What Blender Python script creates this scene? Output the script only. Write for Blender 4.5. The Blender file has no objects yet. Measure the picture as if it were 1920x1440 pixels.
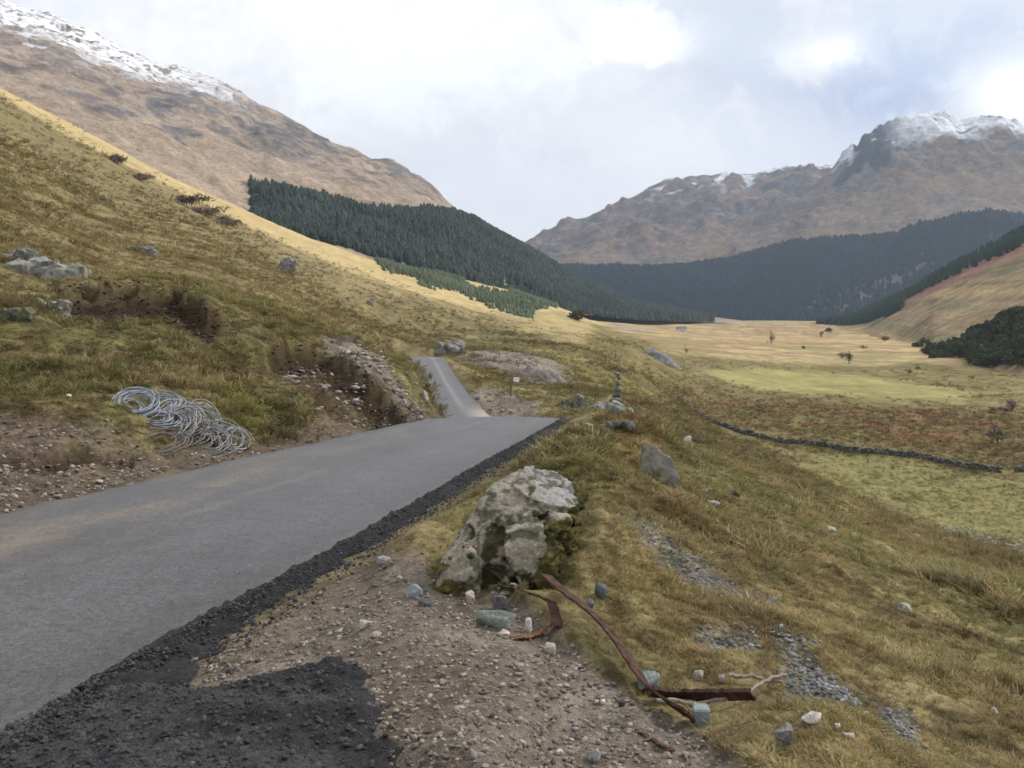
import bpy, bmesh, math, random, time
import numpy as np
from mathutils import Vector, Matrix
from mathutils.bvhtree import BVHTree

T0 = time.time()
C = bpy.context.scene.collection
sc = bpy.context.scene
random.seed(4)
RNG = np.random.default_rng(11)

# ------------------------------------------------------------------ camera, sky, sun, exposure
F = 1600.0 / 1920.0            # focal length over picture width
EYE = 1.6
cam_d = bpy.data.cameras.new('camera')
cam_d.lens = 36.0 * F
cam_d.sensor_width = 36.0
cam_d.shift_y = -140.0 / 1920.0
cam_d.clip_start = 0.05
cam_d.clip_end = 30000
cam = bpy.data.objects.new('camera', cam_d)
C.objects.link(cam)
cam.location = (0, 0, EYE)
cam.rotation_euler = (math.radians(90), 0, 0)
sc.camera = cam

SUN_EL, SUN_AZ = math.radians(38), math.radians(62)     # azimuth to the right of the view direction (+Y)
w = bpy.data.worlds.new('World')
sc.world = w
w.use_nodes = True


class NT:
    """small helper to write node trees"""
    def __init__(self, tree):
        self.t = tree
        tree.nodes.clear()

    def n(self, typ, **kw):
        nd = self.t.nodes.new(typ)
        for k, v in kw.items():
            if k.startswith('i_'):
                nd.inputs[k[2:].replace('_', ' ')].default_value = v
            else:
                setattr(nd, k, v)
        return nd

    def l(self, a, b):
        self.t.links.new(a, b)

    def _set(self, sock, v):
        if hasattr(v, 'is_output'):
            self.l(v, sock)
        elif isinstance(v, (tuple, list)) and len(v) == 3 and sock.type == 'RGBA':
            sock.default_value = (*v, 1)
        else:
            sock.default_value = v

    def math(self, op, a, b=0.0, clamp=False):
        nd = self.n('ShaderNodeMath', operation=op, use_clamp=clamp)
        self._set(nd.inputs[0], a)
        self._set(nd.inputs[1], b)
        return nd.outputs[0]

    def mix(self, fac, a, b, blend='MIX'):
        nd = self.n('ShaderNodeMix', data_type='RGBA', blend_type=blend)
        self._set(nd.inputs[0], fac)
        self._set(nd.inputs[6], a)
        self._set(nd.inputs[7], b)
        return nd.outputs[2]

    def noise(self, vec, scale, detail=4, rough=.55, dist=0.0):
        nd = self.n('ShaderNodeTexNoise')
        if vec is not None:
            self.l(vec, nd.inputs['Vector'])
        nd.inputs['Scale'].default_value = scale
        nd.inputs['Detail'].default_value = detail
        nd.inputs['Roughness'].default_value = rough
        nd.inputs['Distortion'].default_value = dist
        return nd.outputs['Fac']

    def ramp(self, fac, lo, hi, a=0.0, b=1.0):
        nd = self.n('ShaderNodeMapRange', interpolation_type='SMOOTHSTEP')
        self._set(nd.inputs['Value'], fac)
        nd.inputs['From Min'].default_value = lo
        nd.inputs['From Max'].default_value = hi
        nd.inputs['To Min'].default_value = a
        nd.inputs['To Max'].default_value = b
        return nd.outputs['Result']


def pix_dir(px, py):
    v = Vector(((px - 960) / 1600, 1, -(py - 580) / 1600))
    return v


wt = NT(w.node_tree)
out = wt.n('ShaderNodeOutputWorld')
sky = wt.n('ShaderNodeTexSky', sky_type='NISHITA')
sky.sun_disc = False
sky.sun_elevation = SUN_EL
sky.sun_rotation = SUN_AZ
sky.altitude = 150
bg_sky = wt.n('ShaderNodeBackground')
bg_sky.inputs['Strength'].default_value = 0.1
wt.l(sky.outputs[0], bg_sky.inputs['Color'])
tc = wt.n('ShaderNodeTexCoord')
vdir = tc.outputs['Generated']
sep = wt.n('ShaderNodeSeparateXYZ')
wt.l(vdir, sep.inputs[0])
zc = wt.math('ADD', wt.math('MAXIMUM', sep.outputs[2], 0.0), 0.22)
comb = wt.n('ShaderNodeCombineXYZ')
wt.l(wt.math('DIVIDE', sep.outputs[0], zc), comb.inputs[0])
wt.l(wt.math('DIVIDE', sep.outputs[1], zc), comb.inputs[1])
cl = comb.outputs[0]                       # a flat cloud deck seen in perspective
n1 = wt.noise(cl, 1.1, 5, .5, .4)
n2 = wt.noise(cl, 3.2, 5, .55, .2)
n3 = wt.noise(vdir, 6.0, 6, .58, .6)
n4 = wt.noise(vdir, 24.0, 6, .6, .5)


def sky_blob(px, py, size, stretch=1.0):
    """soft patch of cloud around a direction; returns 0..1"""
    d = pix_dir(px, py).normalized()
    vm = wt.n('ShaderNodeVectorMath', operation='SUBTRACT')
    wt.l(vdir, vm.inputs[0])
    vm.inputs[1].default_value = d
    sc_ = wt.n('ShaderNodeVectorMath', operation='MULTIPLY')
    wt.l(vm.outputs[0], sc_.inputs[0])
    sc_.inputs[1].default_value = (1 / (size * stretch), 1 / (size * stretch), 1 / size)
    ln = wt.n('ShaderNodeVectorMath', operation='LENGTH')
    wt.l(sc_.outputs[0], ln.inputs[0])
    wob = wt.math('ADD', ln.outputs['Value'], wt.math('ADD', wt.math('MULTIPLY', wt.math('SUBTRACT', n3, .5), 3.2), wt.math('MULTIPLY', wt.math('SUBTRACT', n4, .5), 2.2)))
    return wt.ramp(wob, 1.35, .1)


cloud = wt.mix(wt.ramp(n1, .34, .68), (.62, .632, .70), (.83, .828, .85))
cloud = wt.mix(wt.math('MULTIPLY', wt.ramp(n2, .46, .66), .55), cloud, (.57, .595, .68))
# high parts of the deck are brighter than the low ones over the glen
cloud = wt.mix(wt.ramp(sep.outputs[2], .05, .30, .15, .6), cloud, (.84, .838, .86))
for px, py, s, st, k, colr in [
        (1330, 70, .085, 1.7, .75, (.56, .60, .70)),
        (1180, 80, .030, 2.2, .9, (1.12, 1.11, 1.10)),
        (1560, 100, .030, 2.6, .95, (1.12, 1.11, 1.10)),
        (1620, 195, .060, 2.8, 1.0, (.38, .455, .64)),
        (1890, 170, .035, 1.6, .85, (1.2, 1.2, 1.2)),
        (560, 30, .12, 2.0, .8, (.93, .94, .97)),
        (950, 300, .10, 1.6, .5, (.66, .675, .74)), (1000, 430, .10, 2.5, .6, (.78, .79, .84)), (1350, 270, .06, 3, .6, (.81, .815, .85)),
        (820, 30, .10, 2.0, .7, (.92, .93, .96)),
        (1480, 40, .05, 2.0, .6, (.57, .62, .72)),
        (1750, 40, .07, 2.0, .6, (.54, .62, .76))]:
    cloud = wt.mix(wt.math('MULTIPLY', sky_blob(px, py, s, st), k), cloud, colr)
bg_cl = wt.n('ShaderNodeBackground')
bg_cl.inputs['Strength'].default_value = 1.0
wt.l(cloud, bg_cl.inputs['Color'])
mixs = wt.n('ShaderNodeMixShader')
wt.l(wt.ramp(n2, .80, .60, .72, .96), mixs.inputs[0])
wt.l(bg_sky.outputs[0], mixs.inputs[1])
wt.l(bg_cl.outputs[0], mixs.inputs[2])
wt.l(mixs.outputs[0], out.inputs[0])

sun_d = bpy.data.lights.new('sun', 'SUN')
sun_d.energy = 2.3
sun_d.angle = math.radians(10)
sun_d.color = (1, .94, .84)
sun = bpy.data.objects.new('sun', sun_d)
C.objects.link(sun)
sdir = Vector((math.sin(SUN_AZ) * math.cos(SUN_EL), math.cos(SUN_AZ) * math.cos(SUN_EL), math.sin(SUN_EL)))
sun.rotation_euler = sdir.to_track_quat('Z', 'Y').to_euler()
sun.location = (50, 50, 300)

sc.view_settings.view_transform = 'Standard'
sc.view_settings.look = 'None'
sc.view_settings.exposure = 0.42
sc.view_settings.gamma = 1.0
sc.view_settings.use_curve_mapping = False
sc.render.engine = 'CYCLES'
sc.cycles.use_denoising = True
sc.cycles.max_bounces = 4
sc.cycles.diffuse_bounces = 2
sc.cycles.volume_bounces = 0
sc.cycles.filter_width = 1.6
try:
    sc.cycles.denoiser = 'OPENIMAGEDENOISE'
except Exception:
    pass


# ------------------------------------------------------------------ noise (numpy)
def _hash(ix, iy, iz):
    h = (ix.astype(np.int64) * 374761393 + iy.astype(np.int64) * 668265263 + iz.astype(np.int64) * 2147483647) & 0xffffffff
    h = ((h ^ (h >> 13)) * 1274126177) & 0xffffffff
    h = ((h ^ (h >> 16)) * 2246822519) & 0xffffffff
    return (h ^ (h >> 15)).astype(np.float64) / 4294967296.0


def vnoise(x, y, z=None):
    """smooth value noise, about -1..1"""
    ix, iy = np.floor(x), np.floor(y)
    fx, fy = x - ix, y - iy
    fx = fx * fx * fx * (fx * (fx * 6 - 15) + 10)
    fy = fy * fy * fy * (fy * (fy * 6 - 15) + 10)
    ix, iy = ix.astype(np.int64), iy.astype(np.int64)
    if z is None:
        o = np.zeros_like(ix)
        a = _hash(ix, iy, o) * (1 - fx) + _hash(ix + 1, iy, o) * fx
        b = _hash(ix, iy + 1, o) * (1 - fx) + _hash(ix + 1, iy + 1, o) * fx
        return (a * (1 - fy) + b * fy) * 2 - 1
    iz = np.floor(z)
    fz = z - iz
    fz = fz * fz * (3 - 2 * fz)
    iz = iz.astype(np.int64)
    r = 0
    for k in (0, 1):
        a = _hash(ix, iy, iz + k) * (1 - fx) + _hash(ix + 1, iy, iz + k) * fx
        b = _hash(ix, iy + 1, iz + k) * (1 - fx) + _hash(ix + 1, iy + 1, iz + k) * fx
        r = r + (a * (1 - fy) + b * fy) * (fz if k else 1 - fz)
    return r * 2 - 1


def fbm(x, y, z=None, octv=4, gain=.5, seed=0.0):
    s, a, t = 0, 1, 0
    x, y = x + seed * 17.3, y + seed * 9.1
    for k in range(octv):
        s = s + a * vnoise(x, y, z)
        t += a
        a *= gain
        x, y = x * 2.03 + 11.7, y * 2.03 + 5.3
        x, y = x * .8 - y * .6, x * .6 + y * .8
        if z is not None:
            z = z * 2.03 + 3.1
    return s / t * 1.6


def ridged(x, y, octv=4, seed=0.0):
    s, a, t = 0, 1, 0
    x, y = x + seed * 13.3, y + seed * 7.7
    for k in range(octv):
        s = s + a * (1 - 2 * np.abs(vnoise(x, y)))
        t += a
        a *= .5
        x, y = x * 2.1 + 3.7, y * 2.1 + 8.3
        x, y = x * .8 - y * .6, x * .6 + y * .8
    return s / t


def lod(x, y, s0, seed=0.0, asp=1.6, sig=1.0):
    """noise whose grain is fixed in the world, its octaves chosen by how far off the ground is"""
    tot, wt_ = 0, 0
    ls = np.log2(s0)
    for k in range(-4, 9):
        s_ = 2.0 ** k
        w_ = np.exp(-.5 * ((k - ls) / sig) ** 2)
        if w_.max() < .03:
            continue
        c_, d_ = math.cos(k * 1.1), math.sin(k * 1.1) * .25
        tot = tot + w_ * vnoise((x + d_ * y) / s_ + seed * 17.3 + k * 5.1, (y - d_ * x) / (s_ * asp) + seed * 9.7 + k * 3.3)
        wt_ = wt_ + w_ ** 2
    return tot / np.sqrt(wt_ + 1e-9) * 1.05


def sstep(a, b, v):
    t = np.clip((v - a) / (b - a), 0, 1)
    return t * t * (3 - 2 * t)


def lerp(a, b, t):
    return a + (b - a) * t


# ------------------------------------------------------------------ materials
def attr_material(name, bumps, rough=.95, colvar=((3.0, .25),), attr='tint', spec=.2, coord='Object', sheen=0):
    """base colour from the mesh's own tint attribute, broken up by grain; bumps = [(scale, height m)]"""
    m = bpy.data.materials.new(name)
    m.use_nodes = True
    t = NT(m.node_tree)
    o = t.n('ShaderNodeOutputMaterial')
    p = t.n('ShaderNodeBsdfPrincipled')
    p.inputs['Roughness'].default_value = rough
    p.inputs['Specular IOR Level'].default_value = spec
    t.l(p.outputs[0], o.inputs[0])
    a = t.n('ShaderNodeAttribute', attribute_name=attr)
    co = t.n('ShaderNodeTexCoord').outputs[coord]
    c = a.outputs['Color']
    for s, k in colvar:
        nz = t.noise(co, s, 5, .62)
        f = t.ramp(nz, .3, .7, 1 - k, 1 + k)
        cc = t.n('ShaderNodeVectorMath', operation='SCALE')
        t.l(c, cc.inputs[0])
        t.l(f, cc.inputs['Scale'])
        c = cc.outputs[0]
    t.l(c, p.inputs['Base Color'])
    nrm = None
    for s, hgt in bumps:
        b = t.n('ShaderNodeBump')
        b.inputs['Distance'].default_value = hgt
        b.inputs['Strength'].default_value = 1.0
        t.l(t.noise(co, s, 4, .6), b.inputs['Height'])
        if nrm is not None:
            t.l(nrm, b.inputs['Normal'])
        nrm = b.outputs[0]
    if nrm is not None:
        t.l(nrm, p.inputs['Normal'])
    return m


def plain_material(name, col, rough=.9, var=.25, scale=8.0, bump=0.0, spec=.3, metal=0.0, col2=None):
    m = bpy.data.materials.new(name)
    m.use_nodes = True
    t = NT(m.node_tree)
    o = t.n('ShaderNodeOutputMaterial')
    p = t.n('ShaderNodeBsdfPrincipled')
    p.inputs['Roughness'].default_value = rough
    p.inputs['Specular IOR Level'].default_value = spec
    p.inputs['Metallic'].default_value = metal
    t.l(p.outputs[0], o.inputs[0])
    co = t.n('ShaderNodeTexCoord').outputs['Object']
    nz = t.noise(co, scale, 5, .65)
    if col2 is None:
        col2 = tuple(min(1, x * (1 + var)) for x in col)
        col = tuple(x * (1 - var) for x in col)
    c = t.mix(t.ramp(nz, .36, .64), col, col2)
    t.l(c, p.inputs['Base Color'])
    if bump:
        b = t.n('ShaderNodeBump')
        b.inputs['Distance'].default_value = bump
        t.l(t.noise(co, scale * 3, 5, .65), b.inputs['Height'])
        t.l(b.outputs[0], p.inputs['Normal'])
    return m


def instance_material(name, rough=.9, k=.3, spec=.15, transl=0.0, scale=6.0):
    """colour carried by each scattered piece, shaded a little along its length"""
    m = bpy.data.materials.new(name)
    m.use_nodes = True
    t = NT(m.node_tree)
    o = t.n('ShaderNodeOutputMaterial')
    p = t.n('ShaderNodeBsdfPrincipled')
    p.inputs['Roughness'].default_value = rough
    p.inputs['Specular IOR Level'].default_value = spec
    a = t.n('ShaderNodeAttribute', attribute_name='tint', attribute_type='INSTANCER')
    b = t.n('ShaderNodeAttribute', attribute_name='shade')
    co = t.n('ShaderNodeTexCoord').outputs['Object']
    f = t.ramp(t.noise(co, scale, 3), .3, .7, 1 - k, 1 + k)
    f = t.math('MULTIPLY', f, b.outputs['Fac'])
    cc = t.n('ShaderNodeVectorMath', operation='SCALE')
    t.l(a.outputs['Color'], cc.inputs[0])
    t.l(f, cc.inputs['Scale'])
    t.l(cc.outputs[0], p.inputs['Base Color'])
    if transl:
        tr = t.n('ShaderNodeBsdfTranslucent')
        t.l(cc.outputs[0], tr.inputs['Color'])
        mx = t.n('ShaderNodeMixShader')
        mx.inputs[0].default_value = transl
        t.l(p.outputs[0], mx.inputs[1])
        t.l(tr.outputs[0], mx.inputs[2])
        t.l(mx.outputs[0], o.inputs[0])
    else:
        t.l(p.outputs[0], o.inputs[0])
    return m


# ------------------------------------------------------------------ object helpers
def mesh_np(name, V, faces, mat=None, tint=None, smooth=True, shade=None):
    """V (n,3), faces (m,3) or (m,4) -> mesh"""
    me = bpy.data.meshes.new(name)
    V = np.asarray(V, dtype=np.float32)
    faces = np.asarray(faces, dtype=np.int32)
    k = faces.shape[1]
    me.vertices.add(len(V))
    me.vertices.foreach_set('co', V.ravel())
    me.loops.add(faces.size)
    me.loops.foreach_set('vertex_index', faces.ravel())
    me.polygons.add(len(faces))
    me.polygons.foreach_set('loop_start', np.arange(0, faces.size, k, dtype=np.int32))
    if smooth:
        me.polygons.foreach_set('use_smooth', np.ones(len(faces), dtype=bool))
    me.update(calc_edges=True)
    if tint is not None:
        set_tint(me, tint)
    if shade is not None:
        at = me.attributes.new('shade', 'FLOAT', 'POINT')
        at.data.foreach_set('value', np.asarray(shade, dtype=np.float32))
    if mat is not None:
        me.materials.append(mat)
    return me


def set_tint(me, tint):
    at = me.attributes.new('tint', 'FLOAT_COLOR', 'POINT')
    t4 = np.ones((len(me.vertices), 4), dtype=np.float32)
    t4[:, :3] = np.clip(tint, 0, 1)
    at.data.foreach_set('color', t4.ravel())


def link(name, me, parent=None, label=None, cat=None, group=None, kind=None):
    o = bpy.data.objects.new(name, me)
    C.objects.link(o)
    if parent is not None:
        o.parent = parent
    if label:
        o['label'] = label
    if cat:
        o['category'] = cat
    if group:
        o['group'] = group
    if kind:
        o['kind'] = kind
    return o


def thing(name, label, cat, loc, rot=(0, 0, 0), group=None):
    o = link(name, None, None, label, cat, group)
    o.location = loc
    o.rotation_euler = rot
    return o


def grid_faces(nr, nc, wrap=False):
    i = np.arange(nr - 1)[:, None]
    j = np.arange(nc if wrap else nc - 1)[None, :]
    j2 = (j + 1) % nc
    a = i * nc + j
    b = i * nc + j2
    return np.stack([a, b, b + nc, a + nc], -1).reshape(-1, 4)


def tube(path, rad, sides=6, closed=False):
    """path (n,3) -> verts, quads"""
    P = np.asarray(path, float)
    n = len(P)
    rad = np.broadcast_to(np.asarray(rad, float), (n,))
    tg = np.gradient(P, axis=0)
    tg /= np.linalg.norm(tg, axis=1, keepdims=True) + 1e-9
    up = np.where(np.abs(tg[:, 2:3]) > .9, np.array([[1., 0, 0]]), np.array([[0, 0, 1.]]))
    s = np.cross(tg, up)
    s /= np.linalg.norm(s, axis=1, keepdims=True) + 1e-9
    u = np.cross(s, tg)
    a = np.arange(sides) / sides * 2 * math.pi
    V = P[:, None] + rad[:, None, None] * (np.cos(a)[None, :, None] * s[:, None] + np.sin(a)[None, :, None] * u[:, None])
    V = V.reshape(-1, 3)
    Fc = grid_faces(n, sides, wrap=True)
    cap = []
    for base in (0, (n - 1) * sides):
        V = np.vstack([V, V[base:base + sides].mean(0)])
        ci = len(V) - 1
        for k in range(sides):
            cap.append([base + k, base + (k + 1) % sides, ci, ci])
    return V, Fc, [c[:3] for c in cap]


def mesh_tubes(name, tubes, mat, smooth=True):
    vs, fs, off = [], [], 0
    for V, Q, T in tubes:
        vs += [tuple(v) for v in V]
        fs += [tuple(int(i) + off for i in q) for q in Q] + [tuple(int(i) + off for i in q) for q in T]
        off += len(V)
    me = bpy.data.meshes.new(name)
    me.from_pydata(vs, [], fs)
    if smooth:
        me.polygons.foreach_set('use_smooth', [True] * len(me.polygons))
    me.materials.append(mat)
    return me


def boxes_mesh(name, boxes, mat, jitter=0.0, bevel=0.0):
    """boxes: (cx,cy,cz,sx,sy,sz,rz)"""
    bm = bmesh.new()
    for b in boxes:
        M = Matrix.Translation(b[:3]) @ Matrix.Rotation(b[6] if len(b) > 6 else 0, 4, 'Z') @ Matrix.Diagonal((*b[3:6], 1))
        g = bmesh.ops.create_cube(bm, size=1, matrix=M)
        if jitter:
            for v in g['verts']:
                v.co += Vector((random.uniform(-1, 1), random.uniform(-1, 1), random.uniform(-1, 1))) * jitter
    if bevel:
        bmesh.ops.bevel(bm, geom=bm.edges[:], offset=bevel, segments=1, affect='EDGES')
    me = bpy.data.meshes.new(name)
    bm.to_mesh(me)
    bm.free()
    me.materials.append(mat)
    return me


# ------------------------------------------------------------------ the road in plan and profile (metres, camera at x=y=0, z from the eye)
RL = np.array([(-9.5, -60), (-7.6, -20), (-6.1, 0), (-5.6, 4), (-5.05, 8.2), (-4.75, 10), (-4.24, 12.1), (-3.47, 15.4), (-2.15, 21), (-1.75, 25), (-1.9, 30), (-2.9, 40), (-5.0, 50), (-6.15, 59), (-7.45, 68), (-8.9, 78), (-10.2, 86), (-12.6, 98), (-17, 115), (-24, 135)])
RR = np.array([(-6.0, -60), (-4.0, -20), (-2.45, 0), (-2.05, 3.8), (-1.51, 6.2), (-1.11, 8.1), (-.62, 11.1), (.29, 15.7), (1.08, 20), (1.5, 23), (1.75, 28), (.9, 40), (-1.4, 50), (-2.7, 59), (-4.15, 68), (-5.7, 78), (-6.9, 86), (-9.0, 98), (-13.4, 115), (-20, 135)])
RZ = np.array([(-60, 1.6), (0, -1.55), (10, -2.09), (18, -2.53), (21, -2.71), (23, -2.92), (26, -3.45), (30, -4.3), (40, -5.7), (46, -6.1), (50, -6.2), (59, -6.2), (68, -5.88), (78, -5.3), (86, -4.95), (92, -5.1), (98, -5.7), (115, -7.6), (135, -9)])


def smooth_tab(y, v, s=1.2):
    yy = np.arange(-60, 135.01, .25)
    vv = np.interp(yy, y, v)
    k = np.exp(-.5 * (np.arange(-16, 17) * .25 / s) ** 2)
    k /= k.sum()
    vp = np.pad(vv, 16, mode='reflect', reflect_type='odd')
    return yy, np.convolve(vp, k, 'valid')


YT, XLT = smooth_tab(RL[:, 1], RL[:, 0])
_, XRT = smooth_tab(RR[:, 1], RR[:, 0])
_, ZRT = smooth_tab(RZ[:, 0], RZ[:, 1], .9)


def road_l(y): return np.interp(y, YT, XLT)
def road_r(y): return np.interp(y, YT, XRT)
def road_z(y): return np.interp(y, YT, ZRT)


# ------------------------------------------------------------------ the ground: heights through surveyed points (picture column, row, distance)
CP = """
300 1440 3.0; 700 1440 3.0; 1000 1440 3.0; 1300 1440 3.05; 1300 1370 3.5; 1000 1300 3.6; 700 1300 3.62; 900 1150 4.75; 1050 1250 4.1
1120 1130 5.3; 800 1110 5.1; 1000 1010 7.2; 860 950 8.2; 980 880 10.9; 1100 880 11; 1100 1000 7.6; 1080 800 19; 1150 770 23; 1030 775 24
1160 850 14; 1200 900 12; 1200 1000 8; 1200 1200 4.6; 1300 1250 4.4; 1500 1250 4.9; 1500 1100 7.7; 1500 1000 12; 1300 950 12.5; 1300 880 20; 1230 830 24
1400 900 25; 1500 920 30; 1600 960 30; 1700 1200 6.7; 1700 1440 3.5; 1920 1440 3.9; 1920 1300 5.9; 1920 1200 9; 1920 1100 20; 1920 1058 45; 1700 1040 26; 1700 992 55
1700 978 100; 1500 895 75; 1920 1040 90; 1500 880 135; 1400 850 120; 1330 815 100; 1300 800 160; 1280 790 90; 1240 780 60
1350 870 30; 1350 840 60; 1400 875 40; 1300 842 32; 1300 818 65; 1400 852 90; 1400 815 172; 1500 832 165; 1600 850 157; 1300 740 230; 1300 700 300; 1300 660 420; 1300 625 820; 1300 604 1800; 1500 800 185; 1500 700 345; 1500 640 690; 1500 606 1700; 1700 860 150; 1700 735 270; 1700 690 380; 1700 650 560
1920 880 140; 1920 960 108; 1920 735 265; 1100 606 1600
1100 748 60; 1100 705 110; 1100 660 200; 1100 622 400; 1100 600 800; 1200 760 70; 1200 700 150; 1200 660 280; 1200 630 560; 1200 610 1300
960 765 42; 960 738 55; 960 695 95; 960 640 180; 960 605 330; 960 588 450; 900 750 55; 900 690 85; 900 660 110
800 652 118; 800 620 170; 800 580 260; 800 553 340; 700 690 23; 700 760 19.5; 700 678 60; 700 650 90; 700 600 150; 700 560 220; 700 517 360
760 700 60; 740 670 84
600 760 17.2; 600 690 20; 600 652 23; 600 630 45; 600 600 70; 600 560 110; 600 520 180; 600 484 330
400 840 13.3; 400 790 14.3; 400 700 17; 400 620 20; 400 580 23; 400 540 40; 400 500 70; 400 450 130; 400 397 310
200 870 11; 200 800 12.2; 200 700 15; 200 600 20; 200 545 24; 200 520 40; 200 450 70; 200 380 120; 200 300 240; 200 287 290
0 900 9.2; 0 800 11.5; 0 700 14; 0 600 18; 0 500 26; 0 400 45; 0 300 90; 0 220 170; 0 176 270; 100 232 280; 300 344 300; 500 440 330; 100 600 18
-300 1050 7; -300 800 10.5; -300 500 18; -300 300 40; -300 100 120; -300 20 260; 2300 1300 8; 2300 1200 20; 2300 1150 60; 2300 900 130; 2300 700 350
0 172 400; 130 236 420; 300 326 450; 470 400 490; 600 453 530; 750 502 570; 900 533 610; 1040 575 680
0 250 640; 300 380 680; 600 490 760; 900 560 900; 1040 592 1000; 0 260 1500; 600 500 1500; 900 590 1800; 300 400 1500
960 1500 2.4; 300 1500 2.5; 1600 1500 2.7; 960 3100 1.0; 0 2800 1.2; 1920 2900 1.15
"""
cp = []
for ln in CP.strip().splitlines():
    for s in ln.split(';'):
        a = s.split()
        cp.append([float(v) for v in a])
cp = np.array(cp)
CX = (cp[:, 0] - 960) / 1600 * cp[:, 2]
CY = cp[:, 2]
CZ = -(cp[:, 1] - 580) / 1600 * cp[:, 2]
OY = np.array([(-400, 0.), (-60, -1.4), (0, -3.2), (21, -2.9), (50, -7.0), (86, -8.0), (150, -6), (400, 0), (4000, 0)])
oyt = np.arange(-400, 700, 1.0)
ovt = np.interp(oyt, OY[:, 0], OY[:, 1])
kk = np.exp(-.5 * (np.arange(-20, 21) / 7.0) ** 2)
ovt = np.convolve(np.pad(ovt, 20, mode='edge'), kk / kk.sum(), 'valid')


def base_z(x, y):
    h = -.39 * x + np.interp(y, oyt, ovt)
    h = np.where(h > 0, 95 * np.tanh(h / 95), h)
    k = 5.0
    fl = -26.0
    m = np.maximum(h, fl)
    return m + k * np.log(np.exp((h - m) / k) + np.exp((fl - m) / k)) * .5


def rbf_xy(x, y):
    az = np.arctan2(x, y)
    r = np.hypot(x, y)
    return np.clip(az, -.95, .95) * 4.0, np.log(r + 3) * 1.7, az, r


def tps(d2):
    return .5 * d2 * np.log(d2 + 1e-12)


A1, A2, _, AR = rbf_xy(CX, CY)
res = (CZ - base_z(CX, CY)) / (AR + 4)
n = len(A1)
K = tps((A1[:, None] - A1) ** 2 + (A2[:, None] - A2) ** 2) + np.eye(n) * 2e-3
Pm = np.c_[np.ones(n), A1, A2]
S = np.block([[K, Pm], [Pm.T, np.zeros((3, 3))]])
sol = np.linalg.solve(S, np.r_[res, 0, 0, 0])
WR, WP = sol[:n], sol[n:]


def smooth_z(x, y):
    sh = x.shape
    x, y = x.ravel(), y.ravel()
    z = np.empty_like(x)
    for i in range(0, len(x), 60000):
        xs, ys = x[i:i + 60000], y[i:i + 60000]
        a, b, az, r = rbf_xy(xs, ys)
        b = np.minimum(b, math.log(2500) * 1.7)
        rr = tps((a[:, None] - A1) ** 2 + (b[:, None] - A2) ** 2) @ WR + WP[0] + WP[1] * a + WP[2] * b
        rr = rr * (1 - sstep(.95, 1.7, np.abs(az)))
        z[i:i + 60000] = base_z(xs, ys) + rr * (np.minimum(r, 2500) + 4)
    return z.reshape(sh)


def pix(x, y, z):
    """picture column/row of a point (z from the eye)"""
    ys = np.maximum(y, .05)
    return 960 + 1600 * x / ys, 580 - 1600 * z / ys


def polymask(c, p, poly, soft, wob=None):
    """1 inside a surveyed outline, fading over soft"""
    poly = np.asarray(poly, float)
    d = np.full(c.shape, 1e9)
    ins = np.zeros(c.shape, bool)
    for i in range(len(poly)):
        a, b = poly[i], poly[(i + 1) % len(poly)]
        ab = b - a
        t = np.clip(((c - a[0]) * ab[0] + (p - a[1]) * ab[1]) / (ab @ ab + 1e-9), 0, 1)
        d = np.minimum(d, np.hypot(c - a[0] - t * ab[0], p - a[1] - t * ab[1]))
        cond = (a[1] > p) != (b[1] > p)
        xi = a[0] + (p - a[1]) / (ab[1] if abs(ab[1]) > 1e-9 else 1e-9) * ab[0]
        ins ^= cond & (c < xi)
    s = np.where(ins, d, -d)
    if wob is not None:
        s = s + wob
    return sstep(-soft, soft, s)


def linedist(c, p, line):
    line = np.asarray(line, float)
    d = np.full(c.shape, 1e9)
    sg = np.zeros(c.shape)
    for a, b in zip(line[:-1], line[1:]):
        ab = b - a
        t = np.clip(((c - a[0]) * ab[0] + (p - a[1]) * ab[1]) / (ab @ ab + 1e-9), 0, 1)
        dx, dy = c - a[0] - t * ab[0], p - a[1] - t * ab[1]
        dd = np.hypot(dx, dy)
        m = dd < d
        d = np.where(m, dd, d)
        sg = np.where(m, dy, sg)
    return d, sg                    # distance, and how far below (+) the line


# polar sheet: fine in front, coarse all round
NF = 760
azf = np.linspace(math.radians(-36), math.radians(36), NF)
azc = np.radians(np.concatenate([np.arange(40, 180, 6.0), np.arange(-180, -39, 6.0)]))
AZ = np.concatenate([azf, azc])
RAD = np.concatenate([[.25, .8, 1.4, 2.0], np.exp(np.linspace(math.log(2.5), math.log(900), 700)), np.exp(np.linspace(math.log(930), math.log(7000), 40))])
GR, GA = np.meshgrid(RAD, AZ, indexing='ij')
GX, GY = GR * np.sin(GA), GR * np.cos(GA)
GZ0 = smooth_z(GX, GY)
# the road bench
yl = np.clip(GY, -60, 135)
xl, xr, zr = road_l(yl), road_r(yl), road_z(yl)
dl, dr = xl - GX, GX - xr                      # metres outside each edge
onroad = (GY < 112) & (GY > -60)
out_d = np.maximum(np.maximum(dl, dr), 0)
bl_l = sstep(0, np.where(GY < 30, 1.5, 2.2), dl)
bl_r = sstep(0, np.where(GY < 30, .9, 3.0), dr)
bl = np.where(dl > 0, bl_l, np.where(dr > 0, bl_r, 0))
bl = np.where(onroad, bl, 1)
endf = sstep(100, 112, GY)
bl = np.maximum(bl, endf)
sink = np.where(GY > 30, .14, .07) * (1 - sstep(0, .5, out_d))
GZ1 = lerp(zr - sink - .02 * np.minimum(out_d, 1), GZ0, bl)
PC, PP = pix(GX, GY, GZ0)
front = (GY > 1) & (np.abs(GA) < .65)
PC = np.where(front, PC, np.where(GX < 0, -600, 2600))
PP = np.where(front, PP, 900)
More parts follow.
